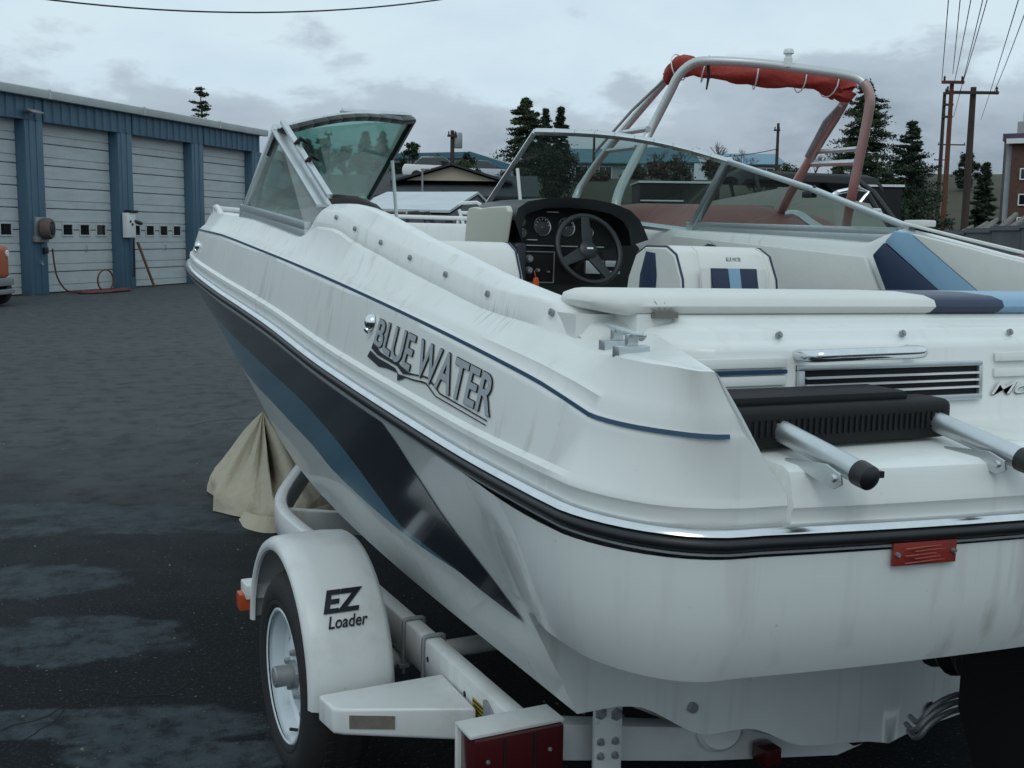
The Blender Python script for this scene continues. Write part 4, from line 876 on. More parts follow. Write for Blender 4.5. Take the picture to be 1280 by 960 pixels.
base = mc(mdk.outputs[0], base, (.012, .0145, .0165))
fdk = nn('ShaderNodeMath', operation='MULTIPLY'); LK.new(mr(fine, .52, .72), fdk.inputs[0]); fdk.inputs[1].default_value = .75
base = mc(fdk.outputs[0], base, (.085, .094, .098))
base = mc(mr(speck, .68, .73), base, (.16, .16, .14))
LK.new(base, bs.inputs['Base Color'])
LK.new(mr(blotch, .3, .7, .62, .80), bs.inputs['Roughness']); bs.inputs['Specular IOR Level'].default_value = .07
bm1 = nn('ShaderNodeBump'); bm1.inputs['Strength'].default_value = .9; bm1.inputs['Distance'].default_value = .012; LK.new(fine, bm1.inputs['Height'])
bm2 = nn('ShaderNodeBump'); bm2.inputs['Strength'].default_value = .06; bm2.inputs['Distance'].default_value = .03; LK.new(med, bm2.inputs['Height']); LK.new(bm1.outputs[0], bm2.inputs['Normal'])
LK.new(bm2.outputs[0], bs.inputs['Normal'])
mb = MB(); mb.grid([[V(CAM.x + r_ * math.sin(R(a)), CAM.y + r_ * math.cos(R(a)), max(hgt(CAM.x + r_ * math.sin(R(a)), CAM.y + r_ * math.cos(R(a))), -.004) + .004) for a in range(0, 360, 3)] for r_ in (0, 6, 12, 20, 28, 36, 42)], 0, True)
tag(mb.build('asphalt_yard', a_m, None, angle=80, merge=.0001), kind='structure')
# jagged cracks in the asphalt, laid as thin dark strips just above it
rnd = random.Random(21); mbk = MB()
for pts, w_ in ((((0, 916), (60, 893), (95, 880), (120, 866), (165, 871), (210, 868), (240, 855), (262, 838), (300, 824), (318, 818)), .010), (((95, 880), (60, 905), (30, 925)), .006), (((235, 532), (262, 527), (290, 524), (318, 522)), .016), (((248, 612), (262, 610), (276, 612)), .012), (((20, 455), (80, 448), (150, 450), (210, 444)), .02)):
    P = [on_plane(px, py, V(0, 0, 0), V(0, 0, 1)) for px, py in pts]; Q = []
    for a, b in zip(P, P[1:]):
        n = max(3, int((b - a).length / .05)); d = (b - a).normalized(); s_ = V(-d.y, d.x, 0)
        Q += [a.lerp(b, i / n) + s_ * rnd.gauss(0, .012) for i in range(n)]
    Q.append(P[-1]); rows = []
    for i, p in enumerate(Q):
        d = (Q[min(i + 1, len(Q) - 1)] - Q[max(i - 1, 0)]).normalized(); s_ = V(-d.y, d.x, 0); h_ = w_ * rnd.uniform(.3, 1.1) * .5; rows.append([p - s_ * h_ + V(0, 0, .0012), p + s_ * h_ + V(0, 0, .0012)])
    mbk.grid(rows)
tag(mbk.build('pavement_crack', mat('crack_shadow', (.006, .007, .008), .95), None), kind='structure')
# loose grit
mb = MB(); rnd = random.Random(11)
for _ in range(700):
    x, y = rnd.uniform(-6, 3), rnd.uniform(.3, 14); r_ = rnd.uniform(.003, .009) * (1 + y * .06)
    a = rnd.random() * 6; P = [V(x + r_ * math.cos(a + k * 2.1) * rnd.uniform(.6, 1.2), y + r_ * math.sin(a + k * 2.1), .001) for k in range(3)] + [V(x, y, r_ * .9)]
    mb.add(P, [(0, 1, 3), (1, 2, 3), (2, 0, 3)])
tag(mb.build('grit', mat('pale_grit', (.15, .15, .13), .9), None), kind='stuff')

# ------------------------------------------------------------------ service garage with roll-up doors
GU = V(.678, .735, 0).normalized(); GN = V(GU.y, -GU.x, 0)
GP = on_plane(62, 368, V(0, 0, 0), V(0, 0, 1)); GROT = math.atan2(GU.y, GU.x)
gar = empty('service_garage', GP, 'long grey blue metal service garage with a row of white overhead doors', 'garage', rz=GROT)
# local frame: x along the front to the right, y away from the viewer, z up
g_blue = mat('blue_steel_siding', (.065, .135, .195), .45, var=.4, vscale=3, col2=(.045, .085, .12), stretch=(1, 1, .4))
g_door = mat('door_white', (.52, .56, .565), .5, var=.5, vscale=2.2, col2=(.36, .38, .37), stretch=(.6, 1, 2.5))
stains(g_door); g_gut = mat('gutter_grey', (.52, .56, .56), .4, var=.3, vscale=2); g_dark = mat('dark_pane', (.012, .014, .017), .12, coat=.5)
g_roof = mat('roof_metal', (.35, .37, .37), .4, .3, var=.3)
S0, S1 = -13.2, 9.9
mb = MB(); mb.box((S0, .42, 0), (S0 + .1, 14, 4.4)); mb.box((S1 - .1, .42, 0), (S1, 14, 4.4)); mb.box((S0, 13.9, 0), (S1, 14, 4.4)); mb.box((S0 + .1, .55, 3.88), (S1 - .1, .62, 4.5)); mb.build('wall', g_blue, gar)
mb = MB(); mb.poly([(S0 - .2, -.02, 4.52), (S1 + .15, -.02, 4.52), (S1 + .15, 7, 5.3), (S1 + .15, 14.2, 4.5), (S0 - .2, 14.2, 4.5), (S0 - .2, 7, 5.3)], .06, (0, 0, 1))
mb.f = [(0, 1, 2, 5), (5, 2, 3, 4)]; mb.m = [0, 0]; mb.v = mb.v[:6]; mb.build('roof', g_roof, gar)
mb = MB(); mb.poly([(S0 - .2, -.18, 4.40), (S0 - .2, -.20, 4.58), (S0 - .2, -.16, 4.60), (S0 - .2, -.02, 4.60), (S0 - .2, -.02, 4.40)], S1 - S0 + .3, (1, 0, 0)); mb.build('gutter', g_gut, gar, bevel=.012)
for x in (-3.2, .05, 3.6, 7.2):
    mb = MB(); mb.box((x - .02, -.215, 4.395), (x + .02, -.015, 4.607)); mb.build('gutter_joint', g_gut, gar)
# fascia: ribbed steel sheet above the doors, sheet by sheet
for b in range(-4, 3):
    x0 = b * 3.3 + .03; x1 = x0 + 3.26; mb = MB(); rows = [[], []]
    x = x0
    while x < x1 - .01:
        for dx, dy in ((0, 0), (.02, -.035), (.085, -.035), (.105, 0), (.27, 0)):
            if x + dx <= x1 + .01: rows[0].append(V(x + dx, dy, 3.90)); rows[1].append(V(x + dx, dy, 4.41))
        x += .30
    mb.grid(rows); mb.add([(x0, .0, 3.9), (x1, 0, 3.9), (x1, .5, 3.9), (x0, .5, 3.9)], [(0, 1, 2, 3)]); mb.build('fascia_sheet', g_blue, gar, angle=20)
def pil(x0, x1):
    mb = MB(); mb.box((x0, .0, 0), (x1, .55, 3.898)); w_ = x1 - x0
    for q in (.22, .60): mb.box((x0 + w_ * q, -.014, .02), (x0 + w_ * q + .10, .001, 3.895))
    return mb.build('pilaster', g_blue, gar, bevel=.012)
DW = [(-.90 - 3.3 * 3 - .01, 0)]
pils = [(-.58 + 3.3 * k, 3.3 * k) for k in range(-3, 4)]
for a, b in pils: pil(a, min(b, 9.9))
door_proto = None
def make_door(x0, x1):
    global door_proto
    d = bpy.data.objects.new('overhead_door', None); COL.objects.link(d); d.parent = gar; d.location = (x0, .27, 0); W = x1 - x0
    if door_proto:
        for ch in door_proto.children:
            c = ch.copy(); COL.objects.link(c); c.parent = d
        return d
    H_, n = 3.93, 8; ph = H_ / n
    for k in range(n):
        z0 = k * ph + .006; z1 = (k + 1) * ph - .006
        prof = [(.03, z0), (.0, z0 + .012), (.0, z0 + ph * .32), (.022, z0 + ph * .34), (.022, z0 + ph * .37), (.0, z0 + ph * .39), (0, z1 - .012), (.03, z1)]
        mb = MB(); mb.grid([[V(0, y, z) for y, z in prof], [V(W, y, z) for y, z in prof]])
        mb.build('door_panel', g_door, d, angle=20)
    mb = MB(); mb.box((0, .03, 0), (W, .05, H_)); mb.build('door_backing', g_dark, d)
    for k in range(4):
        xc = W * (.155 + .23 * k); mb = MB(); z0, z1 = 1.36, 1.60
        for a, b, c, e in ((xc - .20, xc + .20, z1, z1 + .035), (xc - .20, xc + .20, z0 - .035, z0), (xc - .20, xc - .165, z0, z1), (xc + .165, xc + .20, z0, z1)): mb.box((a, -.022, c), (b, .004, e))
        mb.build('window_frame', g_door, d, bevel=.004)
        mb = MB(); mb.box((xc - .165, -.006, z0), (xc + .165, .002, z1)); mb.build('window_pane', g_dark, d)
    mb = MB(); mb.tube([(W * .62, -.02, .95), (W * .62, -.05, .97), (W * .62, -.05, 1.08), (W * .62, -.02, 1.10)], .012, 6); mb.build('lift_handle', 'steel', d)
    mb = MB(); mb.box((0, -.01, -.004), (W, .04, .03)); mb.build('bottom_seal', 'rubber', d)
    door_proto = d; return d
for k in range(-3, 3): make_door(3.3 * k + .004, 3.3 * k + 2.716)
mb = MB(); mb.box((-.60, -.14, 4.05), (-.38, -.02, 4.10)); mb.poly([(-.68, -.30, 4.03), (-.30, -.30, 4.03), (-.30, -.10, 4.10), (-.68, -.10, 4.10)], .03, (0, 0, 1)); mb.build('wall_lamp', 'steel', gar, bevel=.006)
mb = MB(); mb.poly([(S1 - .3, .02, 4.40), (S1, .02, 4.40), (S1, .02, 4.52), (S1 - .3, .02, 4.52)], .4, (0, 1, 0)); mb.build('eave_return', g_gut, gar)
def gl(x, y, z): return GP + GU * x - GN * y + V(0, 0, z)
def gthing(name, label, cat, x, y=0, z=0): return empty(name, gl(x, y, z), label, cat, None, GROT)
fan = gthing('exhaust_hose_reel', 'round dark exhaust hose reel mounted on the garage pilaster beside the open yard', 'hose reel', -.25, -.03, 1.42)
mb = MB(); mb.lathe([(.0, .02), (.10, .02), (.13, .06), (.26, .08), (.30, .12), (.30, .30), (.26, .36), (.20, .37), (.17, .28), (0, .26)], 28, (.0, .03, .10), (.35, -1, 0)); mb.build('housing', mat('rusty_grey', (.10, .09, .085), .7, var=.6, vscale=6, col2=(.13, .05, .03)), fan)
mb = MB(); mb.lathe([(.14, .0), (.17, .02), (.16, .06), (.05, .07), (0, .07)], 20, (.10, -.28, .10), (.35, -1, 0)); mb.build('drum_core', 'rubber', fan)
mb = MB(); mb.box((-.30, -.10, -.28), (.22, .03, -.12)); mb.box((-.24, -.06, -.12), (.16, .03, .42)); mb.build('mount', 'steel', fan, bevel=.01)
fan.scale = (.8, .8, .8)
tap = gthing('wall_tap', 'small brass garden tap low on the pilaster under the hose reel', 'tap', -.32, -.03, .72)
mb = MB(); mb.tube([(0, 0, 0), (0, -.07, 0), (0, -.10, -.04)], .016, 8); mb.lathe([(0, .05), (.035, .05), (.035, .04), (.01, .04), (.01, 0)], 8, (0, -.05, 0), (0, 0, 1)); mb.build('spout', 'steel', tap)
mb = MB(); mb.box((.12, -.05, .22), (.26, .0, .36)); mb.build('hose_connector', 'rubber', tap, bevel=.01)
bx = gthing('switch_box', 'white electrical switch box with a black cap on the second garage pilaster', 'electrical box', 2.98, -.03, 1.30)
mb = MB(); mb.box((-.22, -.14, 0), (.14, .0, .62)); b0 = mb.build('case', 'gel', bx, bevel=.012)
mb = MB(); mb.box((-.12, -.18, .62), (.20, .0, .69)); mb.build('cap', 'rubber', bx, bevel=.01)
mb = MB(); mb.tube([(.10, -.10, .42), (.22, -.16, .38), (.34, -.16, .36)], .05, 8); mb.tube([(.14, -.08, .05), (.15, -.06, -.06), (.16, -.03, -1.0)], .02, 6); mb.build('cable_grip', 'rubber', bx)
for dx, dz in ((-.08, .40), (.0, .33)):
    mb = MB(); mb.lathe([(0, .02), (.03, .018), (.035, 0)], 10, (dx, -.14, dz), (0, -1, 0)); mb.build('switch_knob', 'rubber', bx)
tag(MB().tube(chaikin([gl(3.30, -.08, 1.18), gl(3.35, -.12, 1.0), gl(3.60, -.14, .5), gl(3.86, -.15, .03)], 1), .036, 8).build('wooden_pole', mat('bare_wood', (.20, .11, .05), .8, var=.5, vscale=12, stretch=(1, 1, .1)), None), 'bare wooden pole leaning against the pilaster below the white switch box', 'pole')
hose_m = mat('orange_hose', (.12, .035, .028), .7)
hz = []
for i in range(150):
    a = i * .31; r_ = .42 + .12 * math.sin(i * .37); hz.append(gl(1.25 + 1.15 * r_ * math.cos(a) * 1.5, -.55 + r_ * .55 * math.sin(a), .025 + .03 * (i / 150) + .012 * math.sin(i * 1.7)))
up_ = [gl(.09, -.06, 1.05), gl(.10, -.08, .7), gl(.16, -.10, .35), gl(.36, -.2, .03), gl(.7, -.4, .03)]
loop = [gl(1.45 + .30 * math.cos(a), -.45, .28 + .26 * math.sin(a)) for a in [R(250 - 20 * k) for k in range(18)]]
ho = MB().tube(chaikin(up_, 2) + hz + loop, .020, 6).build('garden_hose', hose_m, None, angle=80)
tag(ho, 'reddish hose lying coiled on the ground at the foot of the overhead door', 'hose')

# ------------------------------------------------------------------ orange forklift, mostly beyond the left edge
fk = empty('forklift', at(-59, 372, 21.5) * 1, 'orange forklift parked at the left edge with black tyres', 'forklift'); fk.location.z = 0; fk.rotation_euler = (0, 0, R(64))
f_or = mat('forklift_orange', (.42, .10, .035), .45, var=.4, vscale=5, col2=(.28, .07, .03))
mb = MB(); mb.poly([(-.55, -.9, .55), (.50, -.9, .55), (.62, -.5, .52), (.62, .9, .50), (-.62, .9, .50), (-.62, -.5, .52)], .62, (0, 0, 1)); mb.build('counterweight', f_or, fk, bevel=.10, seg=4)
mb = MB(); mb.box((-.45, -.3, 1.17), (.45, .5, 1.30)); mb.build('seat', 'rubber', fk, bevel=.05)
mb = MB()
for x in (-.48, .48): mb.tube([(x, -.55, 1.15), (x, -.5, 2.15), (x, .9, 2.15), (x, 1.1, .9)], .035, 8)
for y in (-.4, -.1, .2, .5, .8): mb.tube([(-.48, y, 2.15), (.48, y, 2.15)], .02, 6)
mb.build('overhead_guard', 'rubber', fk)
mb = MB(); mb.box((-.62, -.92, .40), (.62, -.86, .55)); mb.box((-.60, -.94, .24), (.60, -.84, .33)); mb.build('bumper', 'steel', fk, bevel=.01)
for x in (-.60, .60):
    for y in (-.55, .85):
        mb = MB(); mb.lathe([(.12, -.12), (.27, -.12), (.29, -.10), (.29, .10), (.27, .12), (.12, .12), (0, .10)], 24, (x, y, .29), (1 if x > 0 else -1, 0, 0)); tw = mb.build('tyre', 'tyre', fk)
        mb = MB(); mb.lathe([(.13, .10), (.12, .125), (.05, .13), (0, .13)], 16, (x, y, .29), (1 if x > 0 else -1, 0, 0)); mb.build('wheel_disc', 'steel', tw)
mb = MB()
for x in (-.3, .3): mb.box((x - .06, 1.2, .05), (x + .06, 1.32, 2.1))
mb.build('mast', 'rubber', fk)
for x in (-.28, .28):
    mb = MB(); mb.box((x - .06, 1.32, .06), (x + .06, 2.4, .10)); mb.build('fork', 'steel', fk)
mb = MB(); mb.lathe([(.0, .02), (.06, .02), (.07, 0)], 12, (.40, -.90, 1.02), (0, -1, 0)); mb.build('rear_lamp', 'white2', fk)

# ------------------------------------------------------------------ other boats in the row
def craft(name, label, cat, loc, head, L, B, hm, dm, z0=.55, deckh=.55, crown=None):
    e = empty(name, loc, label, cat, None, -head)
    HB = tab([(-.5, .46), (-.1, .5), (.15, .48), (.3, .38), (.42, .2), (.5, .0)]); rows = []; dk = []
    for i in range(25):
        q = -.5 + i / 24; b = HB(q) * B; y = q * L; sh = .12 * max(0, q) ** 1.5
        rows.append([V(-b, y, z0 + deckh + sh), V(-b * .97, y, z0 + deckh - .03 + sh), V(-b * .86, y, z0 + .15 + max(0, q) * .5), V(-b * .5, y, z0 + max(0, q - .1) * .8), V(0, y, z0 - .15 + max(0, q) ** 2 * 3), V(b * .5, y, z0 + max(0, q - .1) * .8), V(b * .86, y, z0 + .15 + max(0, q) * .5), V(b * .97, y, z0 + deckh - .03 + sh), V(b, y, z0 + deckh + sh)])
        cr = .12 + .10 * max(0, q + .1) if crown is None else .03 + crown * ss(-.16, .06, q)
        dk.append([V(-b * .99, y, z0 + deckh + sh + .004), V(-b * .85, y, z0 + deckh + sh + cr * .8), V(-b * .4, y, z0 + deckh + sh + cr), V(b * .4, y, z0 + deckh + sh + cr), V(b * .85, y, z0 + deckh + sh + cr * .8), V(b * .99, y, z0 + deckh + sh + .004)])
    mb = MB(); mb.grid(rows); mb.add(rows[0], [tuple(range(9))]); mb.build('hull', hm, e, angle=40)
    mb = MB(); mb.grid(dk); mb.add(dk[0], [tuple(range(6))]); mb.build('deck', dm, e, angle=50)
    mb = MB()
    for x in (-B * .25, B * .25): mb.box((x - .05, -L * .45, z0 - .30), (x + .05, L * .3, z0 - .18)); 
    for y in (-L * .2,):
        mb.tube([(-B * .45, y, .3), (B * .45, y, .3)], .04, 8)
    tr_ = mb.build('cradle', 'steel', e)
    for x in (-B * .47, B * .47):
        mb = MB(); mb.lathe([(.0, .08), (.18, .09), (.20, .10), (.31, .09), (.32, .05), (.32, -.05), (.31, -.09)], 24, (x, -L * .2, .32), (1 if x > 0 else -1, 0, 0)); mb.build('cradle_wheel', 'tyre', e)
    return e
# wake boat with the big tower
wb = craft('wake_boat', 'red topped boat with a tall wake tower carrying a rolled red canvas', 'motor boat', (3.25, 5.9, 0), R(14), 5.9, 2.25, 'maroon', 'fadedred', .62, .80, .34)
Mi = Matrix.Rotation(R(14), 4, 'Z') @ Matrix.Translation(-Vector((3.25, 5.9, 0)))
def wl(p): return Mi @ Vector(p)
feet = dict(af_l=V(1.95, 5.26, 1.60), af_r=V(3.98, 5.26, 1.60), ff_l=V(2.26, 6.44, 1.62), ff_r=V(4.30, 6.44, 1.62))
A = [feet['af_l'], on_plane(768, 248, feet['af_l'], V(0, 1, 0)), at(800, 188, 8.20), at(838, 115, 8.05), at(848, 93, 8.0), at(866, 78, 7.95), at(885, 75.5, 7.9), at(950, 79, 7.8), at(1010, 87, 7.65), at(1062, 94, 7.5), at(1079, 101, 7.45), at(1087, 116, 7.45), at(1088, 132, 7.46), at(1074, 200, 7.6), at(1062, 258, 7.75), feet['af_r']]
AA = chaikin(A, 2); kk = int(len(AA) * .66)
mb = MB(); mb.tube([wl(p) for p in AA[:kk + 1]], .033, 12); mb.build('tower_tube', 'towermat', wb, angle=80)
mb = MB(); mb.tube([wl(p) for p in AA[kk:]], .033, 12); mb.build('tower_tube', 'redrefl', wb, angle=80)  # same bare tube, its right part coloured with the red it reflects
mb = MB(); mb.tube([wl(p) for p in chaikin([feet['ff_l'], at(716, 248, 9.3), at(752, 195, 9.1), at(800, 138, 8.85), at(836, 96, 8.6)], 1)], .031, 10); mb.build('tower_tube', 'towermat', wb, angle=80)
mb = MB(); mb.tube([wl(p) for p in chaikin([at(836, 96, 8.6), at(862, 78.5, 8.5), at(950, 92, 8.35), at(1046, 104, 8.15), at(1060, 115, 8.1), at(1052, 135, 8.15), at(1020, 185, 8.4), at(976, 262, 8.75), feet['ff_r']], 1)], .034, 10); mb.build('tower_tube', 'redrefl', wb, angle=80)
mb = MB(); mb.tube([wl(at(1050, 132, 8.05)), wl(at(1032, 152, 8.2)), wl(at(1008, 196, 8.4))], [.016, .02, .016], 8); mb.build('gas_strut', 'steel', wb)
mb = MB(); mb.tube([wl(at(744, 190, 9.0)), wl(at(790, 138, 8.8)), wl(at(832, 98, 8.55))], .012, 8); mb.build('gas_strut', 'steel', wb)
for a, b, r_ in ((at(773, 167, 8.95), at(810, 161, 8.1), .022), (at(757, 189, 9.1), at(795, 184, 8.2), .018), (at(1021, 190, 8.45), at(1072, 186, 7.6), .017), (at(1012, 205, 8.5), at(1070, 203, 7.65), .022)):
    mb = MB(); mb.tube([wl(a), wl(b)], r_, 8); mb.build('tower_rung', 'alu', wb)
# rolled bimini canvas hung under the top of the tower
cp = [at(836, 98, 8.55), at(846, 84, 8.4), at(862, 80, 8.3), at(884, 87, 8.2), at(910, 92, 8.15), at(940, 94, 8.1), at(975, 97, 8.0), at(1005, 98, 7.95), at(1024, 102, 7.95), at(1044, 106, 7.95), at(1056, 112, 7.95), at(1052, 124, 7.95)]
cr_ = [.050, .078, .078, .055, .058, .066, .070, .066, .060, .092, .088, .06]
cp2 = chaikin(cp, 2); rnd = random.Random(5)
mb = MB(); rows = []
for i, p in enumerate(cp2):
    q = i / (len(cp2) - 1) * (len(cr_) - 1); k = min(int(q), len(cr_) - 2); rr = cr_[k] + (cr_[k + 1] - cr_[k]) * (q - k)
    d = (cp2[min(i + 1, len(cp2) - 1)] - cp2[max(i - 1, 0)]).normalized(); a = V(0, 0, 1); a = (a - d * a.dot(d)).normalized(); b = d.cross(a)
    rows.append([wl(p + (a * math.cos(t_) * 1.0 + b * math.sin(t_) * .9) * rr * (1 + .16 * math.sin(3 * t_ + i * .45) + .10 * math.sin(7 * t_ + i * .8) + .08 * math.sin(i * 1.1))) for t_ in [2 * math.pi * j / 18 for j in range(18)]])
mb.grid(rows, 0, True); mb.add(rows[0], [tuple(range(18))]); mb.add(rows[-1], [tuple(range(18))[::-1]]); bim = mb.build('rolled_canvas', 'red', wb, angle=80)
mb = MB()
for i in (6, 13, 22, 29, 36):
    if i < len(cp2):
        d = (cp2[min(i + 1, len(cp2) - 1)] - cp2[i - 1]).normalized(); a = V(0, 0, 1); a = (a - d * a.dot(d)).normalized(); b = d.cross(a)
        mb.tube([wl(cp2[i] + d * .04 * math.sin(t_) + (a * math.cos(t_) + b * math.sin(t_)) * .098) for t_ in [2 * math.pi * j / 14 for j in range(15)]], .005, 5)
mb.build('lashing', 'gel', bim)
mb = MB(); mb.tube([wl(at(885, 76, 7.9)), wl(at(886, 95, 7.95)), wl(at(883, 112, 7.95))], [.012, .012, .006], 6); mb.build('hanging_strap', 'rubber', bim)
mb = MB(); mb.lathe([(.030, 0), (.030, .06), (.022, .065), (.022, .085), (.036, .09), (.036, .105), (.030, .12), (0, .122)], 14, wl(at(985, 84, 7.7)), (0, 0, 1)); mb.build('mast_light', 'gel', wb)
mb = MB(); mb.poly([(-.9, .95, 1.50), (-.75, 1.35, 1.50), (.75, 1.35, 1.50), (.9, .95, 1.50), (.8, .7, 1.78), (-.8, .7, 1.78)], .02, (0, .3, 1)); mb.build('windscreen', 'glasss', wb)
mb = MB(); mb.tube(chaikin([wl(at(985, 268, 7.6)), wl(at(998, 267, 7.5)), wl(at(1015, 280, 7.3)), wl(at(1036, 292, 7.1))], 1), .028, 8); mb.build('grab_rail', 'alu', wb)

# a boat under a taupe cover behind it
cv = craft('covered_boat', 'boat wrapped in a grey taupe storage cover behind the red topped boat', 'covered boat', at(975, 282, 13.4) * 1, R(38), 6.2, 2.3, 'maroon', 'taupe', .55, .6)
cv.location.z = 0
mb = MB(); rows = []
for i in range(15):
    q = -.48 + .96 * i / 14; hgt_ = 1.98 + .10 * math.cos(q * 3) - (.35 * max(0, abs(q) - .38) / .1); b = 1.16 * (1 - max(0, q) ** 3 * 2.5)
    rows.append([V(-b, q * 6.2, 1.05), V(-b * .98, q * 6.2, 1.45), V(-b * .7, q * 6.2, hgt_ - .16), V(0, q * 6.2, hgt_), V(b * .7, q * 6.2, hgt_ - .16), V(b * .98, q * 6.2, 1.45), V(b, q * 6.2, 1.05)])
mb.grid(rows); mb.build('storage_cover', 'taupe', cv, angle=60)

# boat with black bimini top
b3 = craft('bimini_boat', 'white boat under a spread black bimini top behind the wake tower', 'motor boat', at(1030, 292, 16) * 1, R(80), 6.0, 2.3, 'gel', 'gel', .55, .55); b3.location.z = 0
B3 = b3.matrix_basis.inverted() if False else (Matrix.Translation(b3.location) @ Matrix.Rotation(-R(80), 4, 'Z')).inverted()
mb = MB(); L0, L1 = at(928, 214, 15.2), at(1102, 222, 15.2); bk = (FWD - V(0, 0, FWD.z)).normalized() * 1.8; rows = []
for q in (-.02, .03, .2, .4, .6, .8, .97, 1.02):
    p = L0.lerp(L1, q); dr = -.10 if q in (-.02, 1.02) else 0
    rows.append([B3 @ (p + bk * s_ + V(0, 0, h_ + dr)) for s_, h_ in ((0, -.10), (.03, -.01), (.25, .05), (.5, .07), (.75, .05), (.97, -.01), (1, -.10))])
mb.grid(rows); mb.build('bimini_top', 'blackc', b3, angle=60)
mb = MB()
for off in (V(0, 0, 0), bk):
    mb = MB(); mb.tube([B3 @ (at(1070, 224, 15.2) + off), B3 @ (at(1092, 240, 15.0) + off), B3 @ (at(1118, 275, 14.8) + off), B3 @ (at(1124, 292, 14.7) + off)], .035, 8); mb.build('bimini_frame', 'rubber', b3); mb = MB()
    mb.tube([B3 @ (at(1075, 226, 15.2) + off), B3 @ (at(1100, 268, 14.9) + off), B3 @ (at(1104, 280, 14.9) + off)], .03, 8); mb.build('bimini_frame', 'rubber', b3); mb = MB()
    mb.tube([B3 @ (at(944, 216, 15.2) + off), B3 @ (at(960, 290, 15.0) + off)], .03, 8); mb.build('bimini_frame', 'rubber', b3)
mb = MB(); mb.tube([B3 @ at(x, y, 14.4) for x, y in ((1030, 250), (1048, 240), (1072, 235), (1086, 240), (1072, 258), (1066, 270))], .03, 8); mb.tube([B3 @ at(x, y, 14.2) for x, y in ((1041, 252), (1047, 240))], .03, 6); mb.tube([B3 @ at(x, y, 14.2) for x, y in ((1064, 262), (1100, 263), (1102, 270))], .025, 6); mb.build('bow_rail', 'chrome', b3)

# boat with a white arch behind the consoles
b4 = craft('arch_boat', 'small grey boat with folded black frames and a white ladder arch seen between the consoles', 'motor boat', at(600, 300, 13.5) * 1, R(75), 4.0, 2.1, 'gel', 'deck', .50, .45); b4.location.z = 0
B4 = (Matrix.Translation(b4.location) @ Matrix.Rotation(-R(75), 4, 'Z')).inverted()
mb = MB()
for pts in (((510, 272), (511, 266), (522, 265), (532, 275), (536, 288)), ((524, 266), (540, 276), (556, 288)), ((512, 268), (536, 266), (549, 290)), ((510, 270), (509, 288))): mb.tube([B4 @ at(x, y, 13.3) for x, y in pts], .022, 6)
mb.build('folded_frame', 'rubber', b4)
mb = MB()
for pts in (((574, 262), (579, 279), (576, 288)), ((587, 262), (594, 273), (600, 290)), ((576, 266), (590, 266)), ((573, 256), (576, 254), (596, 253), (601, 256))): mb.tube([B4 @ at(x, y, 13.2) for x, y in pts], .020, 6)
mb.build('ladder_arch', 'gel', b4)

# ------------------------------------------------------------------ sheds, houses and larger buildings behind the yard
def win(parent, p, ux, w_, h_, frame_m='gel'):
    """A window with frame and pane at p (lower left corner) on a wall that runs along ux."""
    nrm_ = V(ux.y, -ux.x, 0); u = V(0, 0, 1); mb = MB(); f = .07
    P = lambda a, b: p + ux * a + u * b + nrm_ * .02
    for a, b, c, d in ((0, w_, 0, f), (0, w_, h_ - f, h_), (0, f, f, h_ - f), (w_ - f, w_, f, h_ - f), (w_ * .5 - .03, w_ * .5 + .03, f, h_ - f)):
        mb.poly([P(a, c), P(b, c), P(b, d), P(a, d)], .05, nrm_)
    o = mb.build('window', frame_m, parent); mb = MB(); mb.poly([P(f, f), P(w_ - f, f), P(w_ - f, h_ - f), P(f, h_ - f)], .012, nrm_); mb.build('pane', g_dark, o)
def house(name, label, cat, xl, xr, ye, yr_, D, depth, wallm, roofm, wins=0, wh_=1.2, over=.5, gable=None, group=None, roll=0):
    a = at(xl, ye, D); b = at(xr, ye, D); zt = (a.z + b.z) / 2; ridge = at((xl + xr) / 2, yr_, D + depth / 2).z
    ux = V(b.x - a.x, b.y - a.y, 0); L = ux.length; ux.normalize(); back = V(-ux.y, ux.x, 0); back = back if back.dot(FWD) > 0 else -back
    zg = min(hgt(a.x, a.y), hgt(b.x, b.y), hgt(a.x + back.x * depth, a.y + back.y * depth)) - .2
    e = empty(name, (a.x, a.y, zg), label, cat, group); o_ = V(a.x, a.y, zg)
    q = lambda s_, t_, z: V(a.x, a.y, 0) + ux * s_ + back * t_ + V(0, 0, z) - o_
    mb = MB(); z0 = zg
    P = [q(0, 0, z0), q(L, 0, z0), q(L, depth, z0), q(0, depth, z0), q(0, 0, zt), q(L, 0, zt), q(L, depth, zt), q(0, depth, zt), q(0, depth / 2, ridge - .05), q(L, depth / 2, ridge - .05)]
    mb.add(P, [(0, 1, 5, 4), (1, 2, 6, 9, 5), (2, 3, 7, 6), (3, 0, 4, 8, 7)]); mb.build('wall', wallm, e)
    sl_ = (ridge - zt) / (depth / 2); lo = zt - sl_ * over; mb = MB()
    for s_, t0 in ((0, -over), (1, depth + over)):
        mb.poly([q(-over, t0, lo), q(L + over, t0, lo), q(L + over, depth / 2, ridge), q(-over, depth / 2, ridge)], .12, (0, 0, 1))
    mb.build('roof', roofm, e)
    for k in range(wins):
        w_ = min(1.6, L / wins * .55); x = L * (k + .5) / wins - w_ / 2; win(e, q(x, 0, zt - wh_ - .35), ux, w_, wh_)
    return e, q, L, zt, ridge, ux
m_shing = mat('dark_shingles', (.042, .046, .050), .9, var=.5, vscale=6, bump=.3, bscale=14); m_tan = mat('tan_siding', (.20, .16, .125), .8, var=.3, vscale=4); m_broof = mat('blue_metal_roof', (.045, .135, .19), .45, var=.25, vscale=2)
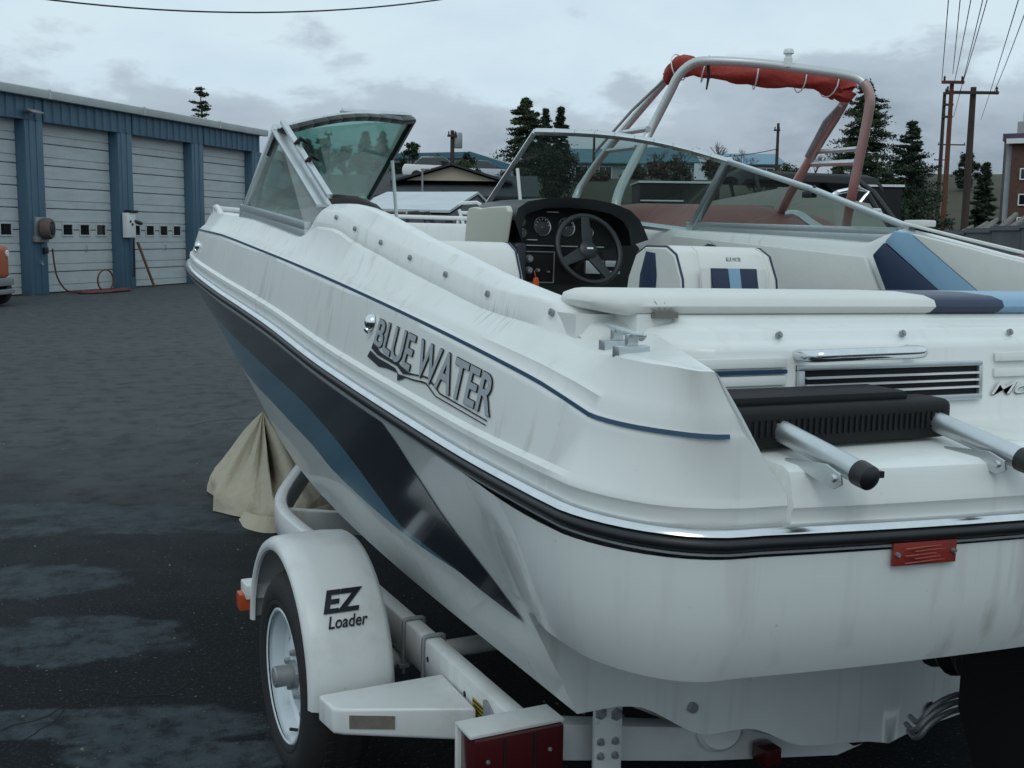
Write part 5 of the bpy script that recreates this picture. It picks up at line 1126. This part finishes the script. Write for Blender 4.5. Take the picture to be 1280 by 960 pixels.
m_pale = mat('pale_siding', (.34, .36, .37), .7, var=.25, vscale=1.5); m_greyw = mat('grey_siding', (.115, .125, .135), .7, var=.3, vscale=3, stretch=(1, 1, 8)); m_wroof = mat('white_metal_roof', (.50, .55, .58), .4, var=.25, vscale=2)
m_brick = mat('brown_brick', (.105, .055, .043), .85, var=.4, vscale=4); m_purple = mat('purple_band', (.075, .045, .085), .6); m_conc = mat('grey_concrete', (.11, .115, .12), .85, var=.5, vscale=1.5, bump=.2)
# grey lean-to with a white metal roof
E1, E0, R1, R0 = at(562, 266, 22), at(438, 263, 22.6), at(598, 242.5, 24.6), at(484, 242.5, 25.2)
sh = empty('metal_shed', (E1.x, E1.y, 0), 'low grey clapboard shed with a pale metal roof behind the boats', 'shed'); o_ = V(E1.x, E1.y, 0)
bk1 = (R1 - E1); B1 = R1 + V(bk1.x, bk1.y, -bk1.z); B0 = R0 + V(bk1.x, bk1.y, -bk1.z)
mb = MB(); mb.poly([E0 - o_, E1 - o_, R1 - o_, R0 - o_], .05, (0, 0, 1)); mb.poly([R0 - o_, R1 - o_, B1 - o_, B0 - o_], .05, (0, 0, 1)); mb.build('roof', m_wroof, sh)
gnd = lambda p: V(p.x, p.y, 0); ins = lambda p: p + (gnd(B0) - gnd(E1)).normalized() * .12
mb = MB(); P = [ins(p) - o_ for p in (gnd(E0), gnd(E1), gnd(B1), gnd(B0), E0 - V(0, 0, .04), E1 - V(0, 0, .04), R1 - V(0, 0, .04), B1 - V(0, 0, .04), B0 - V(0, 0, .04))]
mb.add(P, [(0, 1, 5, 4), (1, 2, 7, 6, 5), (2, 3, 8, 7), (3, 0, 4, 8)]); shw = mb.build('wall', m_greyw, sh)
ex = (gnd(E1) - gnd(E0)).normalized(); en = V(ex.y, -ex.x, 0); gx = (gnd(B1) - gnd(E1)).normalized(); gn_ = V(gx.y, -gx.x, 0)
for k in range(9):                                                   # lap boards on the two walls in view
    z = .12 + k * .2
    mb = MB(); a, b = ins(gnd(E0)) - o_ + V(0, 0, z), ins(gnd(E1)) - o_ + V(0, 0, z); mb.poly([a + en * .002, b + en * .002, b + V(0, 0, .17) + en * .002, a + V(0, 0, .17) + en * .002], .022, en); mb.build('lap_board', m_greyw, sh)
    b2 = ins(gnd(B1)) - o_ + V(0, 0, z); mb = MB(); mb.poly([b + gn_ * .002, b2 + gn_ * .002, b2 + V(0, 0, .17) + gn_ * .002, b + V(0, 0, .17) + gn_ * .002], .022, gn_); mb.build('lap_board', m_greyw, sh)
mb = MB(); c = ins(gnd(E1)) - o_; mb.box((c.x - .06, c.y - .06, 0), (c.x + .06, c.y + .06, E1.z - .05)); mb.build('corner_trim', m_shing, sh)
h1, q1, L1_, zt1, rz1, ux1 = house('dark_roof_house', 'long low house with dark shingle roof and a small cream gable', 'house', 440, 660, 245, 222, 50, 9, m_tan, m_shing, 4, .8)
mb = MB(); c0 = L1_ * .555; hw = 2.1
mb.add([q1(c0 - hw, 1.6, zt1 + .75), q1(c0 + hw, 1.6, zt1 + .75), q1(c0, 1.6, rz1 + .35)], [(0, 1, 2)]); mb.build('gable', mat('cream_gable', (.42, .36, .27), .8), h1)
mb = MB(); mb.poly([q1(c0 - hw - .7, 1.3, zt1 + .62), q1(c0, 1.3, rz1 + .42), q1(c0, 4.6, rz1 + .42), q1(c0 - hw - .7, 3.6, zt1 + .62)], .10, (0, 0, 1)); mb.poly([q1(c0 + hw + .7, 1.3, zt1 + .62), q1(c0, 1.3, rz1 + .42), q1(c0, 4.6, rz1 + .42), q1(c0 + hw + .7, 3.6, zt1 + .62)], .10, (0, 0, 1)); mb.build('gable_roof', m_shing, h1)
# large blue trimmed commercial building
A0 = at(455, 205, 95); ux = V(at(645, 205, 92).x - A0.x, at(645, 205, 92).y - A0.y, 0); LL = ux.length; ux.normalize(); bk = V(-ux.y, ux.x, 0); bk = bk if bk.dot(FWD) > 0 else -bk
cb_ = empty('commercial_building', (A0.x, A0.y, 4), 'wide grey commercial building with a blue roof band on the rise behind the shrubs', 'building'); o_ = V(A0.x, A0.y, 4)
def onf(px, py): return on_plane(px, py, A0, bk) - o_
T_ = [onf(448, 193), onf(590, 190), onf(668, 215), onf(700, 222)]; Bm = [onf(448, 199), onf(590, 198), onf(668, 224), onf(700, 231)]
gz = 3.2 - 4
mb = MB(); F_ = [V(p.x, p.y, gz) for p in T_] + T_[::-1]; mb.poly(F_, 16, bk); mb.build('wall', m_pale, cb_)
mb = MB()
for a, b, c, d in ((T_[0], T_[1], Bm[1], Bm[0]), (T_[1], T_[2], Bm[2], Bm[1]), (T_[2], T_[3], Bm[3], Bm[2])): mb.poly([a, b, c, d], -.35, bk)
mb.build('roof_band', m_broof, cb_)
for px, py in ((604, 212), (616, 214), (628, 217), (590, 216), (560, 212), (520, 212), (490, 212), (606, 222)): win(cb_, onf(px, py + 5) - bk * .03, ux, 1.1, .9, g_dark)
for args in (
    ('hill_house', 'pale house with blue roof on the hill, seen through the windshield beside the tower legs', 'house', 712, 802, 203, 188, 105, 9, m_pale, m_broof, 3),
    ('hill_house', 'white walled house with blue hipped roof right of the tower legs on the hill', 'house', 806, 868, 202, 186, 112, 9, m_pale, m_broof, 4),
    ('hill_house', 'pink grey house with bright blue roof behind the bare trees', 'house', 905, 976, 205, 194, 108, 9, mat('pinkish_siding', (.30, .25, .25), .7), mat('bright_blue_roof', (.04, .16, .24), .4), 2)):
    house(*args, group=None)
house('white_tall_house', 'tall white gabled house end just behind the left tower leg', 'house', 706, 716, 200, 194, 86, 3, 'gel', m_shing, 1)
for nm, lb, xl, xr, yt, yb, D in (('dark_trailer', 'long dark enclosed trailer with a white roof edge beyond the windshield post', 800, 900, 229, 252, 34), ('dark_trailer', 'dark enclosed trailer with white roof edges behind the bimini boat', 1000, 1128, 233, 256, 30)):
    a, b = at(xl, yt, D), at(xr, yt, D); ux = V(b.x - a.x, b.y - a.y, 0); L = ux.length; ux.normalize(); bk = V(-ux.y, ux.x, 0); bk = bk if bk.dot(FWD) > 0 else -bk
    e = empty(nm, (a.x, a.y, 0), lb, 'trailer'); z = (a.z + b.z) / 2; q = lambda s_, t_, h_: ux * s_ + bk * t_ + V(0, 0, h_)
    mb = MB(); mb.poly([q(0, 0, .55), q(L, 0, .55), q(L, 0, z), q(0, 0, z)], 2.3, bk); mb.build('body', 'blackp', e, bevel=.03)
    mb = MB(); mb.poly([q(-.05, -.05, z), q(L + .05, -.05, z), q(L + .05, -.05, z + .06), q(-.05, -.05, z + .06)], 2.4, bk); mb.build('roof_edge', 'gel', e)
    mb = MB(); mb.poly([q(.02, -.03, z - .55), q(L * .55, -.03, z - .55), q(L * .55, -.03, z - .51), q(.02, -.03, z - .51)], .025, bk); mb.build('side_trim', 'gel', e)
    for s_ in (.4, .6):
        mb = MB(); mb.lathe([(0, .1), (.3, .1), (.34, .05), (.34, -.1)], 20, q(L * s_, .12, .34), -bk); mb.build('trailer_wheel', 'tyre', e)

# brick hotel at the right edge
H0 = at(1258, 285, 70); hb = H0 - CAM; hb = V(hb.x, hb.y, 0).normalized(); hb = (hb + V(hb.y, -hb.x, 0) * .12).normalized(); hx = V(hb.y, -hb.x, 0)
ht = empty('hotel', (H0.x, H0.y, 0), 'brown brick hotel with a purple band and pale parapet at the right edge', 'hotel'); o_ = V(H0.x, H0.y, 0)
def onh(px, py): return on_plane(px, py, H0, hb) - o_
zc = onh(1262, 180).z; zb = onh(1262, 171).z; zt = onh(1262, 152).z; q = lambda s_, t_, z: hx * s_ + hb * t_ + V(0, 0, z)
mb = MB(); mb.poly([q(0, 0, -.5), q(26, 0, -.5), q(26, 0, zc), q(0, 0, zc)], 14, hb); mb.build('wall', m_brick, ht)
mb = MB(); mb.poly([q(-.3, -.4, zc), q(26, -.4, zc), q(26, -.4, zc + .30), q(-.3, -.4, zc + .30)], 14.8, hb); mb.build('cornice', 'gel', ht)
mb = MB(); mb.poly([q(-.1, -.1, zc + .3), q(26, -.1, zc + .3), q(26, -.1, zc + .62), q(-.1, -.1, zc + .62)], 14, hb); mb.build('band', m_purple, ht)
mb = MB(); mb.poly([q(.2, .2, zc + .62), q(26, .2, zc + .62), q(26, .2, zt), q(.2, .2, zt)], 13, hb); mb.build('parapet', m_pale, ht)
mb = MB(); mb.poly([q(-.35, .3, -.5), q(-.02, .3, -.5), q(-.02, .3, zc - .02), q(-.35, .3, zc - .02)], 14, hb); mb.build('corner_pier', m_pale, ht)
mb = MB(); tq = onh(1246, 154); mb.poly([q(-1.6, 9, -.5), q(-.36, 9, -.5), q(-.36, 9, tq.z - .4), q(-1.6, 9, tq.z - .4)], 6, hb); mb.build('stair_tower', m_conc, ht); mb = MB(); mb.poly([q(-1.7, 8.9, tq.z - .4), q(-.3, 8.9, tq.z - .4), q(-.3, 8.9, tq.z + .1), q(-1.7, 8.9, tq.z + .1)], 6.2, hb); mb.build('tower_band', m_purple, ht)
mb = MB(); fp_ = onh(1262, 140); mb.tube([q(.5, .6, zc + .6), q(.5, .6, fp_.z)], .06, 6); mb.build('flagpole', 'alu', ht)
for fl in (214, 246, 275):
    z = onh(1272, fl + 11).z
    for s_ in range(7): win(ht, q(.55 + s_ * 2.6, -.02, z), hx, 1.35, .72)
# precast wall along the right of the yard
Wa, Wb = at(1178, 300, 25), at(1320, 279, 19); wx = V(Wb.x - Wa.x, Wb.y - Wa.y, 0); WL = wx.length; wx.normalize(); wnn = V(wx.y, -wx.x, 0)
wl_ = empty('yard_wall', (Wa.x, Wa.y, 0), 'dark grey concrete yard wall at the right below the hotel', 'wall'); n_p = 4
for k in range(n_p):
    a, b = wx * (WL * k / n_p), wx * (WL * (k + 1) / n_p - .02); za = 1.62 + .16 * k / n_p
    mb = MB(); mb.poly([a, b, b + V(0, 0, za), a + V(0, 0, za)], .18, -wnn); mb.build('wall_panel', m_conc, wl_, bevel=.01)
    mb = MB(); mb.poly([a + wnn * .03 + V(0, 0, za), b + wnn * .03 + V(0, 0, za), b + wnn * .03 + V(0, 0, za + .09), a + wnn * .03 + V(0, 0, za + .09)], .24, -wnn); mb.build('coping', m_greyw, wl_)
lg = mat('weathered_log', (.17, .165, .15), .9, var=.5, vscale=6)
for k, (x0, y0, x1, y1, D) in enumerate(((1193, 297, 1215, 284, 27), (1212, 294, 1234, 279, 27), (1222, 293, 1246, 275, 26.5), (1250, 287, 1270, 268, 26), (1232, 290, 1242, 280, 26), (1264, 286, 1282, 272, 25))):
    a, b = at(x0, y0, D), at(x1, y1, D + .6); d = b - a
    tag(MB().tube([a - d * .9, a, b], [.10, .09, .06], 7).build('log', lg, None), ('leftmost short log leaning behind the yard wall by the dark pole', 'log leaning just left of the gap below the hotel pier', 'longest grey log leaning in the middle of the pile', 'long log leaning against the hotel corner behind the wall', 'short stub of a log between the longer ones in the pile', 'rightmost log leaning below the hotel windows')[k], 'log', 'logs leaning behind the yard wall')
rnd = random.Random(4)
m_rock = mat('pale_rubble', (.20, .195, .175), .9, var=.4, vscale=4)
mb = MB()
for _ in range(60):
    p = at(rnd.uniform(1190, 1250), rnd.uniform(268, 294), rnd.uniform(40, 52)); p.z = hgt(p.x, p.y) + .1; r_ = rnd.uniform(.12, .42)
    mb.lathe([(0, r_ * .6), (r_ * .8, r_ * .35), (r_, 0), (r_ * .8, -r_ * .5)], 6, p, (rnd.uniform(-.4, .4), rnd.uniform(-.4, .4), 1), 0, 1, rnd.uniform(.6, 1))
tag(mb.build('rubble', m_rock, None), kind='stuff')

# ------------------------------------------------------------------ vegetation
bark = mat('bark', (.055, .042, .032), .95, var=.5, vscale=5, bump=.4); greybark = mat('grey_bark', (.075, .062, .055), .95, var=.4, vscale=5)
def leafmat(n, a, b): return mat(n, a, .75, var=1, vscale=.9, col2=b, spec=.2, vsharp=(.42, .60))
m_pine = leafmat('pine_needles', (.030, .048, .026), (.055, .075, .036)); m_fir = leafmat('fir_needles', (.020, .036, .025), (.040, .058, .034)); m_shrub = leafmat('shrub_leaves', (.036, .055, .022), (.062, .075, .030)); m_dead = leafmat('dry_twigs', (.070, .052, .042), (.10, .075, .055))
def cluster(mb, c, r_, n, sz, rnd, flat=.7):
    for _ in range(n):
        u = rnd.gauss(0, .45), rnd.gauss(0, .45), rnd.gauss(0, .45) * flat
        p = c + V(*u) * r_; a = V(rnd.uniform(-1, 1), rnd.uniform(-1, 1), rnd.uniform(-.6, .8)).normalized() * sz * rnd.uniform(.6, 1.3); b = a.cross(V(rnd.uniform(-1, 1), rnd.uniform(-1, 1), rnd.uniform(-1, 1))).normalized() * sz * .34
        o = len(mb.v); mb.v += [tuple(p - b), tuple(p + a * .5 + b * .2), tuple(p + a), tuple(p - a * .2 + b)]; mb.f.append((o, o + 1, o + 2, o + 3)); mb.m.append(0)
def conifer(name, label, x, ytop, D, width, leafm, seed, ybase=None, bare=.18, dens=1.0, droop=.25, group=None, cat='tree', sz=None):
    rnd = random.Random(seed); tp = at(x, ytop, D); zb_ = hgt(tp.x, tp.y) if ybase is None else at(x, ybase, D).z; Hh = tp.z - zb_; B_ = V(tp.x, tp.y, zb_)
    e = empty(name, B_, label, cat, group); Wd = width * D / FPX / 2 * 1.45
    mb = MB(); mb.tube([V(0, 0, -.3), V(.02 * Hh, 0, Hh * .5), V(0, 0, Hh)], [Hh * .022, Hh * .014, .01], 8)
    lf = MB(); n = int(34 * dens); sz = sz or max(.08, D * .0027)
    for k in range(n):
        q = bare + (1 - bare) * ((k + rnd.random()) / n); z = Hh * q; prof = (1 - (q - bare) / (1 - bare)) ** (.5 if leafm is m_pine else .8) * min(1, .45 + (q - bare) * 3)
        for s_ in range(3):
            a = rnd.uniform(0, 6.283); l = Wd * prof * rnd.uniform(.45, 1.15) + .05; t_ = V(math.cos(a) * l, math.sin(a) * l, z - droop * l + rnd.uniform(-.1, .2) * l)
            mb.tube([V(0, 0, z), t_ * .5 + V(0, 0, z * .5) + V(0, 0, .05 * l), t_], [.02 + .010 * l, .015, .006], 4, cap=False)
            for j in range(3 if l > Wd * .3 else 2):
                f = .45 + .3 * j; c = V(0, 0, z).lerp(t_, min(f, 1.0)) + V(0, 0, .04 * l); cluster(lf, c, max(.16, l * .30), int(26 * min(1.4, dens)), sz, rnd, .36)
    cluster(lf, V(0, 0, Hh * .965), Wd * .09 + .06, 16, sz, rnd, 1.4)
    mb.build('trunk', bark, e, angle=60, recalc=False); lf.build('crown', leafm, e, recalc=False); return e
def bush(name, label, x, y, D, w_, h_, leafm, seed, group=None, cat='shrub', base=None, n=26):
    rnd = random.Random(seed); p = at(x, y, D); zg = hgt(p.x, p.y) if base is None else base; Hh = max(.5, p.z - zg + h_ * D / FPX / 2); B_ = V(p.x, p.y, zg); Wd = w_ * D / FPX / 2
    e = empty(name, B_, label, cat, group); lf = MB(); st_ = MB(); sz = max(.07, D * .0042)
    for k in range(n):
        a, q = rnd.uniform(0, 6.283), math.sqrt(rnd.random()); z = Hh * (.12 + .84 * rnd.random()); rr = Wd * q * math.sqrt(max(.05, 1 - ((z / Hh - .42) / .62) ** 2)); c = V(math.cos(a) * rr, math.sin(a) * rr, z)
        st_.tube([V(0, 0, -.1), V(c.x * .4, c.y * .4, z * .6), c], [.05, .03, .008], 4, cap=False); cluster(lf, c, max(.2, Wd * .28), 80, sz * .72, rnd, .9)
    st_.build('stem', bark, e, recalc=False); lf.build('crown', leafm, e, recalc=False); return e
def bare_tree(name, label, x, ytop, D, width, seed, group=None, ybase=None):
    rnd = random.Random(seed); tp = at(x, ytop, D); zb_ = hgt(tp.x, tp.y); Hh = tp.z - zb_; e = empty(name, V(tp.x, tp.y, zb_), label, 'bare tree', group); mb = MB(); tw_ = MB()
    def br(p, d, l, r_, n):
        q = p + d * l; q += V(rnd.uniform(-1, 1), rnd.uniform(-1, 1), rnd.uniform(-.2, .6)) * l * .14; (mb if n > 2 else tw_).tube([p, (p + q) / 2 + V(rnd.uniform(-1, 1), rnd.uniform(-1, 1), 0) * l * .06, q], [r_, r_ * .8, r_ * .62], 5 if n > 2 else 3, cap=False)
        if n == 0: return
        for _ in range(3 if n > 1 else 4):
            dd = (d + V(rnd.uniform(-1, 1), rnd.uniform(-1, 1), rnd.uniform(-.35, .55)) * .85).normalized(); br(q if rnd.random() < .7 else p.lerp(q, .7), dd, l * rnd.uniform(.62, .86), r_ * .60, n - 1)
    br(V(0, 0, -.2), V(0, 0, 1), Hh * .27, Hh * .028, 5); mb.build('trunk', greybark, e, angle=70, recalc=False); tw_.build('twigs', greybark, e, recalc=False); return e
conifer('pine_tree', 'tall open crowned pine at the left of the group of three over the windshield', 657, 124, 75, 48, m_pine, 1, dens=1.5, bare=.25, droop=.05)
conifer('fir_tree', 'small pointed fir in the middle of the group of three over the windshield', 682, 137, 78, 24, m_fir, 2, dens=1.2)
conifer('fir_tree', 'pointed fir at the right of the group of three over the windshield', 701, 134, 76, 26, m_fir, 3, dens=1.3)
bush('round_evergreen', 'broad dark evergreen seen through the helm windshield below the three conifers', 690, 207, 70, 72, 48, m_fir, 4, n=46, cat='tree')
conifer('pine_tree', 'thin open pine rising behind the garage roof', 250, 109, 52, 30, m_pine, 5, dens=.8, bare=.35, droop=-.1)
conifer('pine_tree', 'tallest dark pine behind the right leg of the wake tower', 1084, 102, 60, 66, m_pine, 6, dens=2.2, bare=.12, droop=.15)
conifer('pine_tree', 'broad bushy pine right of the wake tower', 1141, 153, 50, 74, m_fir, 7, dens=1.9, bare=.05, droop=-.25)
conifer('fir_tree', 'low dark fir in front of the two tall pines', 1108, 215, 44, 66, m_fir, 8, dens=1.7, bare=.02)
bush('evergreen_shrub', 'dark round evergreen between the tall pines and the red brown pole', 1160, 262, 40, 66, 60, m_fir, 9, n=46)
bush('evergreen_shrub', 'low dark evergreen beside the bimini boat stern', 1122, 268, 36, 50, 50, m_fir, 29, n=40)
conifer('fir_tree', 'dark fir standing left of the hotel on the slope', 1233, 204, 62, 34, m_fir, 10, dens=1.6, bare=.02, droop=.1)
bush('evergreen_shrub', 'rounded dark tree on the ridge behind the utility poles', 1212, 208, 110, 30, 30, m_fir, 11, n=30, cat='tree')
conifer('fir_tree', 'small fir at the foot of the tall pine left of the wake tower leg', 1048, 200, 66, 20, m_fir, 12, dens=1)
for i, (x, y, D, wd) in enumerate(((850, 172, 98, 50), (902, 163, 96, 66), (930, 180, 102, 44), (822, 178, 104, 40), (790, 180, 110, 44), (1022, 178, 110, 40))):
    bare_tree('bare_tree', ('bare winter tree left of the tallest bare tree above the windshield', 'tallest bare winter tree above the starboard windshield post', 'thin bare tree right of the tallest bare tree', 'slim bare tree between the tower and the windshield post', 'pale bare tree framed by the wake tower legs', 'faint bare tree left of the rungs on the wake tower')[i], x, y, D, wd, 20 + i)
for i, (x, y, D, w_, h_, mm) in enumerate(((512, 200, 70, 30, 50, m_fir), (545, 208, 68, 34, 34, m_shrub), (495, 222, 66, 40, 30, m_fir), (528, 222, 66, 40, 30, m_shrub), (575, 214, 64, 36, 30, m_shrub), (592, 216, 66, 34, 36, m_shrub), (560, 226, 62, 40, 20, m_fir), (612, 232, 62, 36, 18, m_dead), (632, 226, 60, 40, 26, m_dead), (650, 222, 62, 36, 24, m_shrub), (470, 224, 66, 40, 30, m_shrub), (555, 248, 47, 8, 16, m_fir), (606, 252, 46, 10, 14, m_fir), (585, 202, 66, 12, 20, m_fir))):
    bush('hillside_shrub', ('tall dark evergreen in front of the blue roof band', 'green shrub just left of the transformer pole', 'dark shrub at the left end of the hedge below the blue band', 'mid green shrub under the tall evergreen', 'green shrub right of the transformer pole', 'pale green tree between the transformer pole and the building corner', 'low dark shrub above the house ridge', 'low rusty shrub at the right end of the house roof', 'reddish shrub beside the helm windshield edge', 'green shrub behind the helm windshield edge', 'green shrub nearest the port windshield pane', 'small dark shrub against the house wall under the gable', 'small pointed shrub at the right end of the house wall', 'thin young tree beside the transformer pole')[i], x, y, D, w_, h_, mm, 40 + i, n=22)
for i, (x, y, D, w_, h_, mm) in enumerate(((740, 222, 88, 50, 14, m_dead), (790, 218, 90, 40, 12, m_shrub), (830, 212, 92, 60, 16, m_dead), (850, 222, 80, 40, 14, m_fir), (900, 208, 96, 50, 18, m_dead), (985, 218, 80, 60, 16, m_shrub), (950, 225, 70, 50, 14, m_dead))):
    bush('slope_shrub', ('brown shrub just right of the left tower leg on the slope', 'small green shrub between the tower legs on the slope', 'wide brown shrub behind the white hipped house', 'dark green shrub beside the windshield corner post', 'brown thicket at the foot of the bare trees', 'broad green shrub below the lone middle pole', 'low brown thicket above the dark trailer roof')[i], x, y, D, w_, h_, mm, 70 + i, 'shrubs on the grassy slope', n=18)
for i, (x, y, D, w_) in enumerate(((385, 176, 92, 26), (457, 166, 90, 24), (478, 166, 96, 22))):
    conifer('fir_tree', ('fir seen through the left part of the tinted port pane', 'widest pointed fir seen through the tinted port pane', 'slender fir nearest the right edge of the tinted port pane')[i], x, y, D, w_, m_fir, 80 + i, dens=1.1, bare=.05)
for i, (x, y, D, w_, h_) in enumerate(((430, 200, 94, 30, 30), (405, 190, 96, 24, 36), (365, 200, 96, 30, 30))):
    bush('hillside_tree', ('rounded tree behind the middle of the tinted port pane', 'loose leafy tree left of the pole in the tinted port pane', 'rounded tree behind the left corner of the tinted port pane')[i], x, y, D, w_, h_, m_shrub, 90 + i, cat='tree', n=26)

# ------------------------------------------------------------------ poles and wires
pw = mat('pole_wood', (.055, .040, .034), .9, var=.4, vscale=4, stretch=(1, 1, .15)); pr_ = mat('red_brown_pole', (.13, .045, .028), .85, var=.6, vscale=1.2, col2=(.07, .035, .03), stretch=(1, 1, .4))
def pole(label, x, ytop, D, r_, arms=(), m=None, ybase=None, extra=None):
    tp = at(x, ytop, D); zb_ = hgt(tp.x, tp.y) - .2; e = empty('utility_pole', (tp.x, tp.y, zb_), label, 'utility pole'); h_ = tp.z - zb_
    mb = MB(); mb.tube([(0, 0, 0), (0, 0, h_ * .5), (0, 0, h_)], [r_, r_ * .88, r_ * .72], 10); mb.build('shaft', m or pw, e, angle=60)
    ux = (V(RGT.x, RGT.y, 0)).normalized()
    for a_l, a_r, ya in arms:
        z = at(x, ya, D).z - zb_; l, rr = -a_l * D / FPX, a_r * D / FPX; n_ = V(ux.y, -ux.x, 0) * (r_ + .05)
        mb = MB(); bar(mb, ux * l + V(0, 0, z) + n_, ux * rr + V(0, 0, z) + n_, .05, .06); mb.build('cross_arm', m or pw, e)
        for s_ in (l + .08, rr - .08):
            mb = MB(); mb.lathe([(.03, 0), (.05, .05), (.03, .08), (.05, .13), (.02, .2), (0, .2)], 8, ux * s_ + V(0, 0, z + .05) + n_, (0, 0, 1)); mb.build('insulator', 'rubber', e)
    return e, tp
pole('tall red brown utility pole with a short top arm at the right', 1190, 104, 45, .115, ((14, 13, 103.5),), pr_)
tp_ = at(1190.5, 82, 45)
pole('thick dark utility pole with one wide cross arm at the right', 1217, 109, 46, .165, ((37, 29, 116.5),), pw)
pole('slim utility pole just left of the red brown pole', 1181, 115, 60, .12, ((2, 10, 117), (2, 10, 131), (2, 10, 146)), pw)
pole('far small utility pole low between the tall poles', 1186, 172, 110, .16, ((14, 20, 181),), pw)
pole('farthest utility pole beside the broad pine', 1175, 196, 140, .16, ((8, 10, 200),), pw)
tpole, tp1 = pole('utility pole with a round transformer above the hedge', 565.5, 163, 62, .15, ((6, 6, 170),), pw)
mb = MB(); mb.lathe([(0, .0), (.22, .0), (.24, .05), (.24, .75), (.2, .85), (0, .87)], 14, V(.30, -.1, at(565, 185, 62).z - tpole.location.z), (0, 0, 1)); mb.build('transformer', 'steel', tpole)
pole('bare utility pole standing alone in the middle over the starboard windshield', 973, 154, 80, .13, ((6, 2, 163),), pw)
pole('utility pole among the trees behind the windshield of the helm', 743, 163, 90, .12, ((5, 5, 166),), pw)
pole('utility pole seen through the tinted port pane', 411, 167, 80, .12, ((5, 5, 168),), pw)
tp0 = at(528, 211, 48); e = empty('lamp_post', (tp0.x, tp0.y, 0), 'thin pale lamp post in front of the dark roofed house', 'lamp post'); mb = MB(); mb.tube([(0, 0, 0), (0, 0, tp0.z)], [.06, .04], 8); mb.build('post', 'steel', e); mb = MB(); mb.box((-.05, -.1, tp0.z - .04), (.35, .1, tp0.z + .05)); mb.build('lamp_head', 'alu', e, bevel=.02)
def sag(a, b, s_, n=14): return [a.lerp(b, i / n) - V(0, 0, s_ * 4 * (i / n) * (1 - i / n)) for i in range(n + 1)]
wm = mat('wire_black', (.02, .02, .022), .6)
for i, (p, q_, l_) in enumerate(((at(1177, 104, 45), at(1188, -30, 24), 'leftmost power line rising from the red brown pole'), (at(1191, 92, 45), at(1203, -30, 24), 'power line rising from the tip of the red brown pole'), (at(1193, 103, 45), at(1221, -40, 24), 'power line from the right end of the short top arm'), (at(1192, 146, 60), at(1238, -40, 24), 'power line passing the left end of the wide cross arm'), (at(1200, 114, 46), at(1245, -40, 24), 'power line from the left insulator of the wide cross arm'), (at(1226, 150, 75), at(1276, -10, 24), 'power line over the right end of the wide cross arm'), (at(1243, 114, 46), at(1296, -25, 24), 'rightmost power line from the wide cross arm'))):
    tag(MB().tube(sag(p, q_, .10), .012, 4).build('power_line', wm, None), l_, 'power line')
tag(MB().tube(sag(at(-120, -29, 13), at(760, -46, 17), .55, 30), .011, 5).build('overhead_cable', wm, None), 'sagging black cable crossing the sky at the top left', 'cable')
tag(MB().tube(sag(at(972, 186, 80), at(870, 195, 95), .25), .03, 4).build('power_line', wm, None), 'short slack wire running left from the lone middle pole', 'power line')
# parked cars on the rise, tiny between the shrubs
def car(label, x, y, D, m):
    p = at(x, y, D); e = empty('parked_car', (p.x, p.y, hgt(p.x, p.y)), label, 'car', None, -R(20)); z_ = max(0, p.z - hgt(p.x, p.y) - .5)
    e.location.z += z_
    mb = MB(); mb.poly([(-2.1, -.85, .35), (2.1, -.85, .35), (2.15, -.85, .75), (1.2, -.85, .92), (-2.0, -.85, .98), (-2.15, -.85, .7)], 1.7, (0, 1, 0)); mb.build('body', m, e, bevel=.08)
    mb = MB(); mb.poly([(-1.5, -.72, .95), (.95, -.72, .92), (.35, -.66, 1.42), (-1.0, -.66, 1.44)], 1.4, (0, 1, 0)); mb.build('cabin', g_dark, e, bevel=.06)
    for wx_ in (-1.3, 1.35):
        for wy in (-.86, .86): mb = MB(); mb.lathe([(0, .05), (.2, .06), (.31, .05), (.32, -.1)], 16, (wx_, wy, .32), (0, 1 if wy > 0 else -1, 0)); mb.build('wheel', 'tyre', e)
car('white parked car on the rise left of the transformer pole', 548, 217, 66, 'gel'); car('pale parked car below the windows of the commercial building', 603, 220, 72, mat('car_paint', (.45, .50, .56), .3, coat=.5))
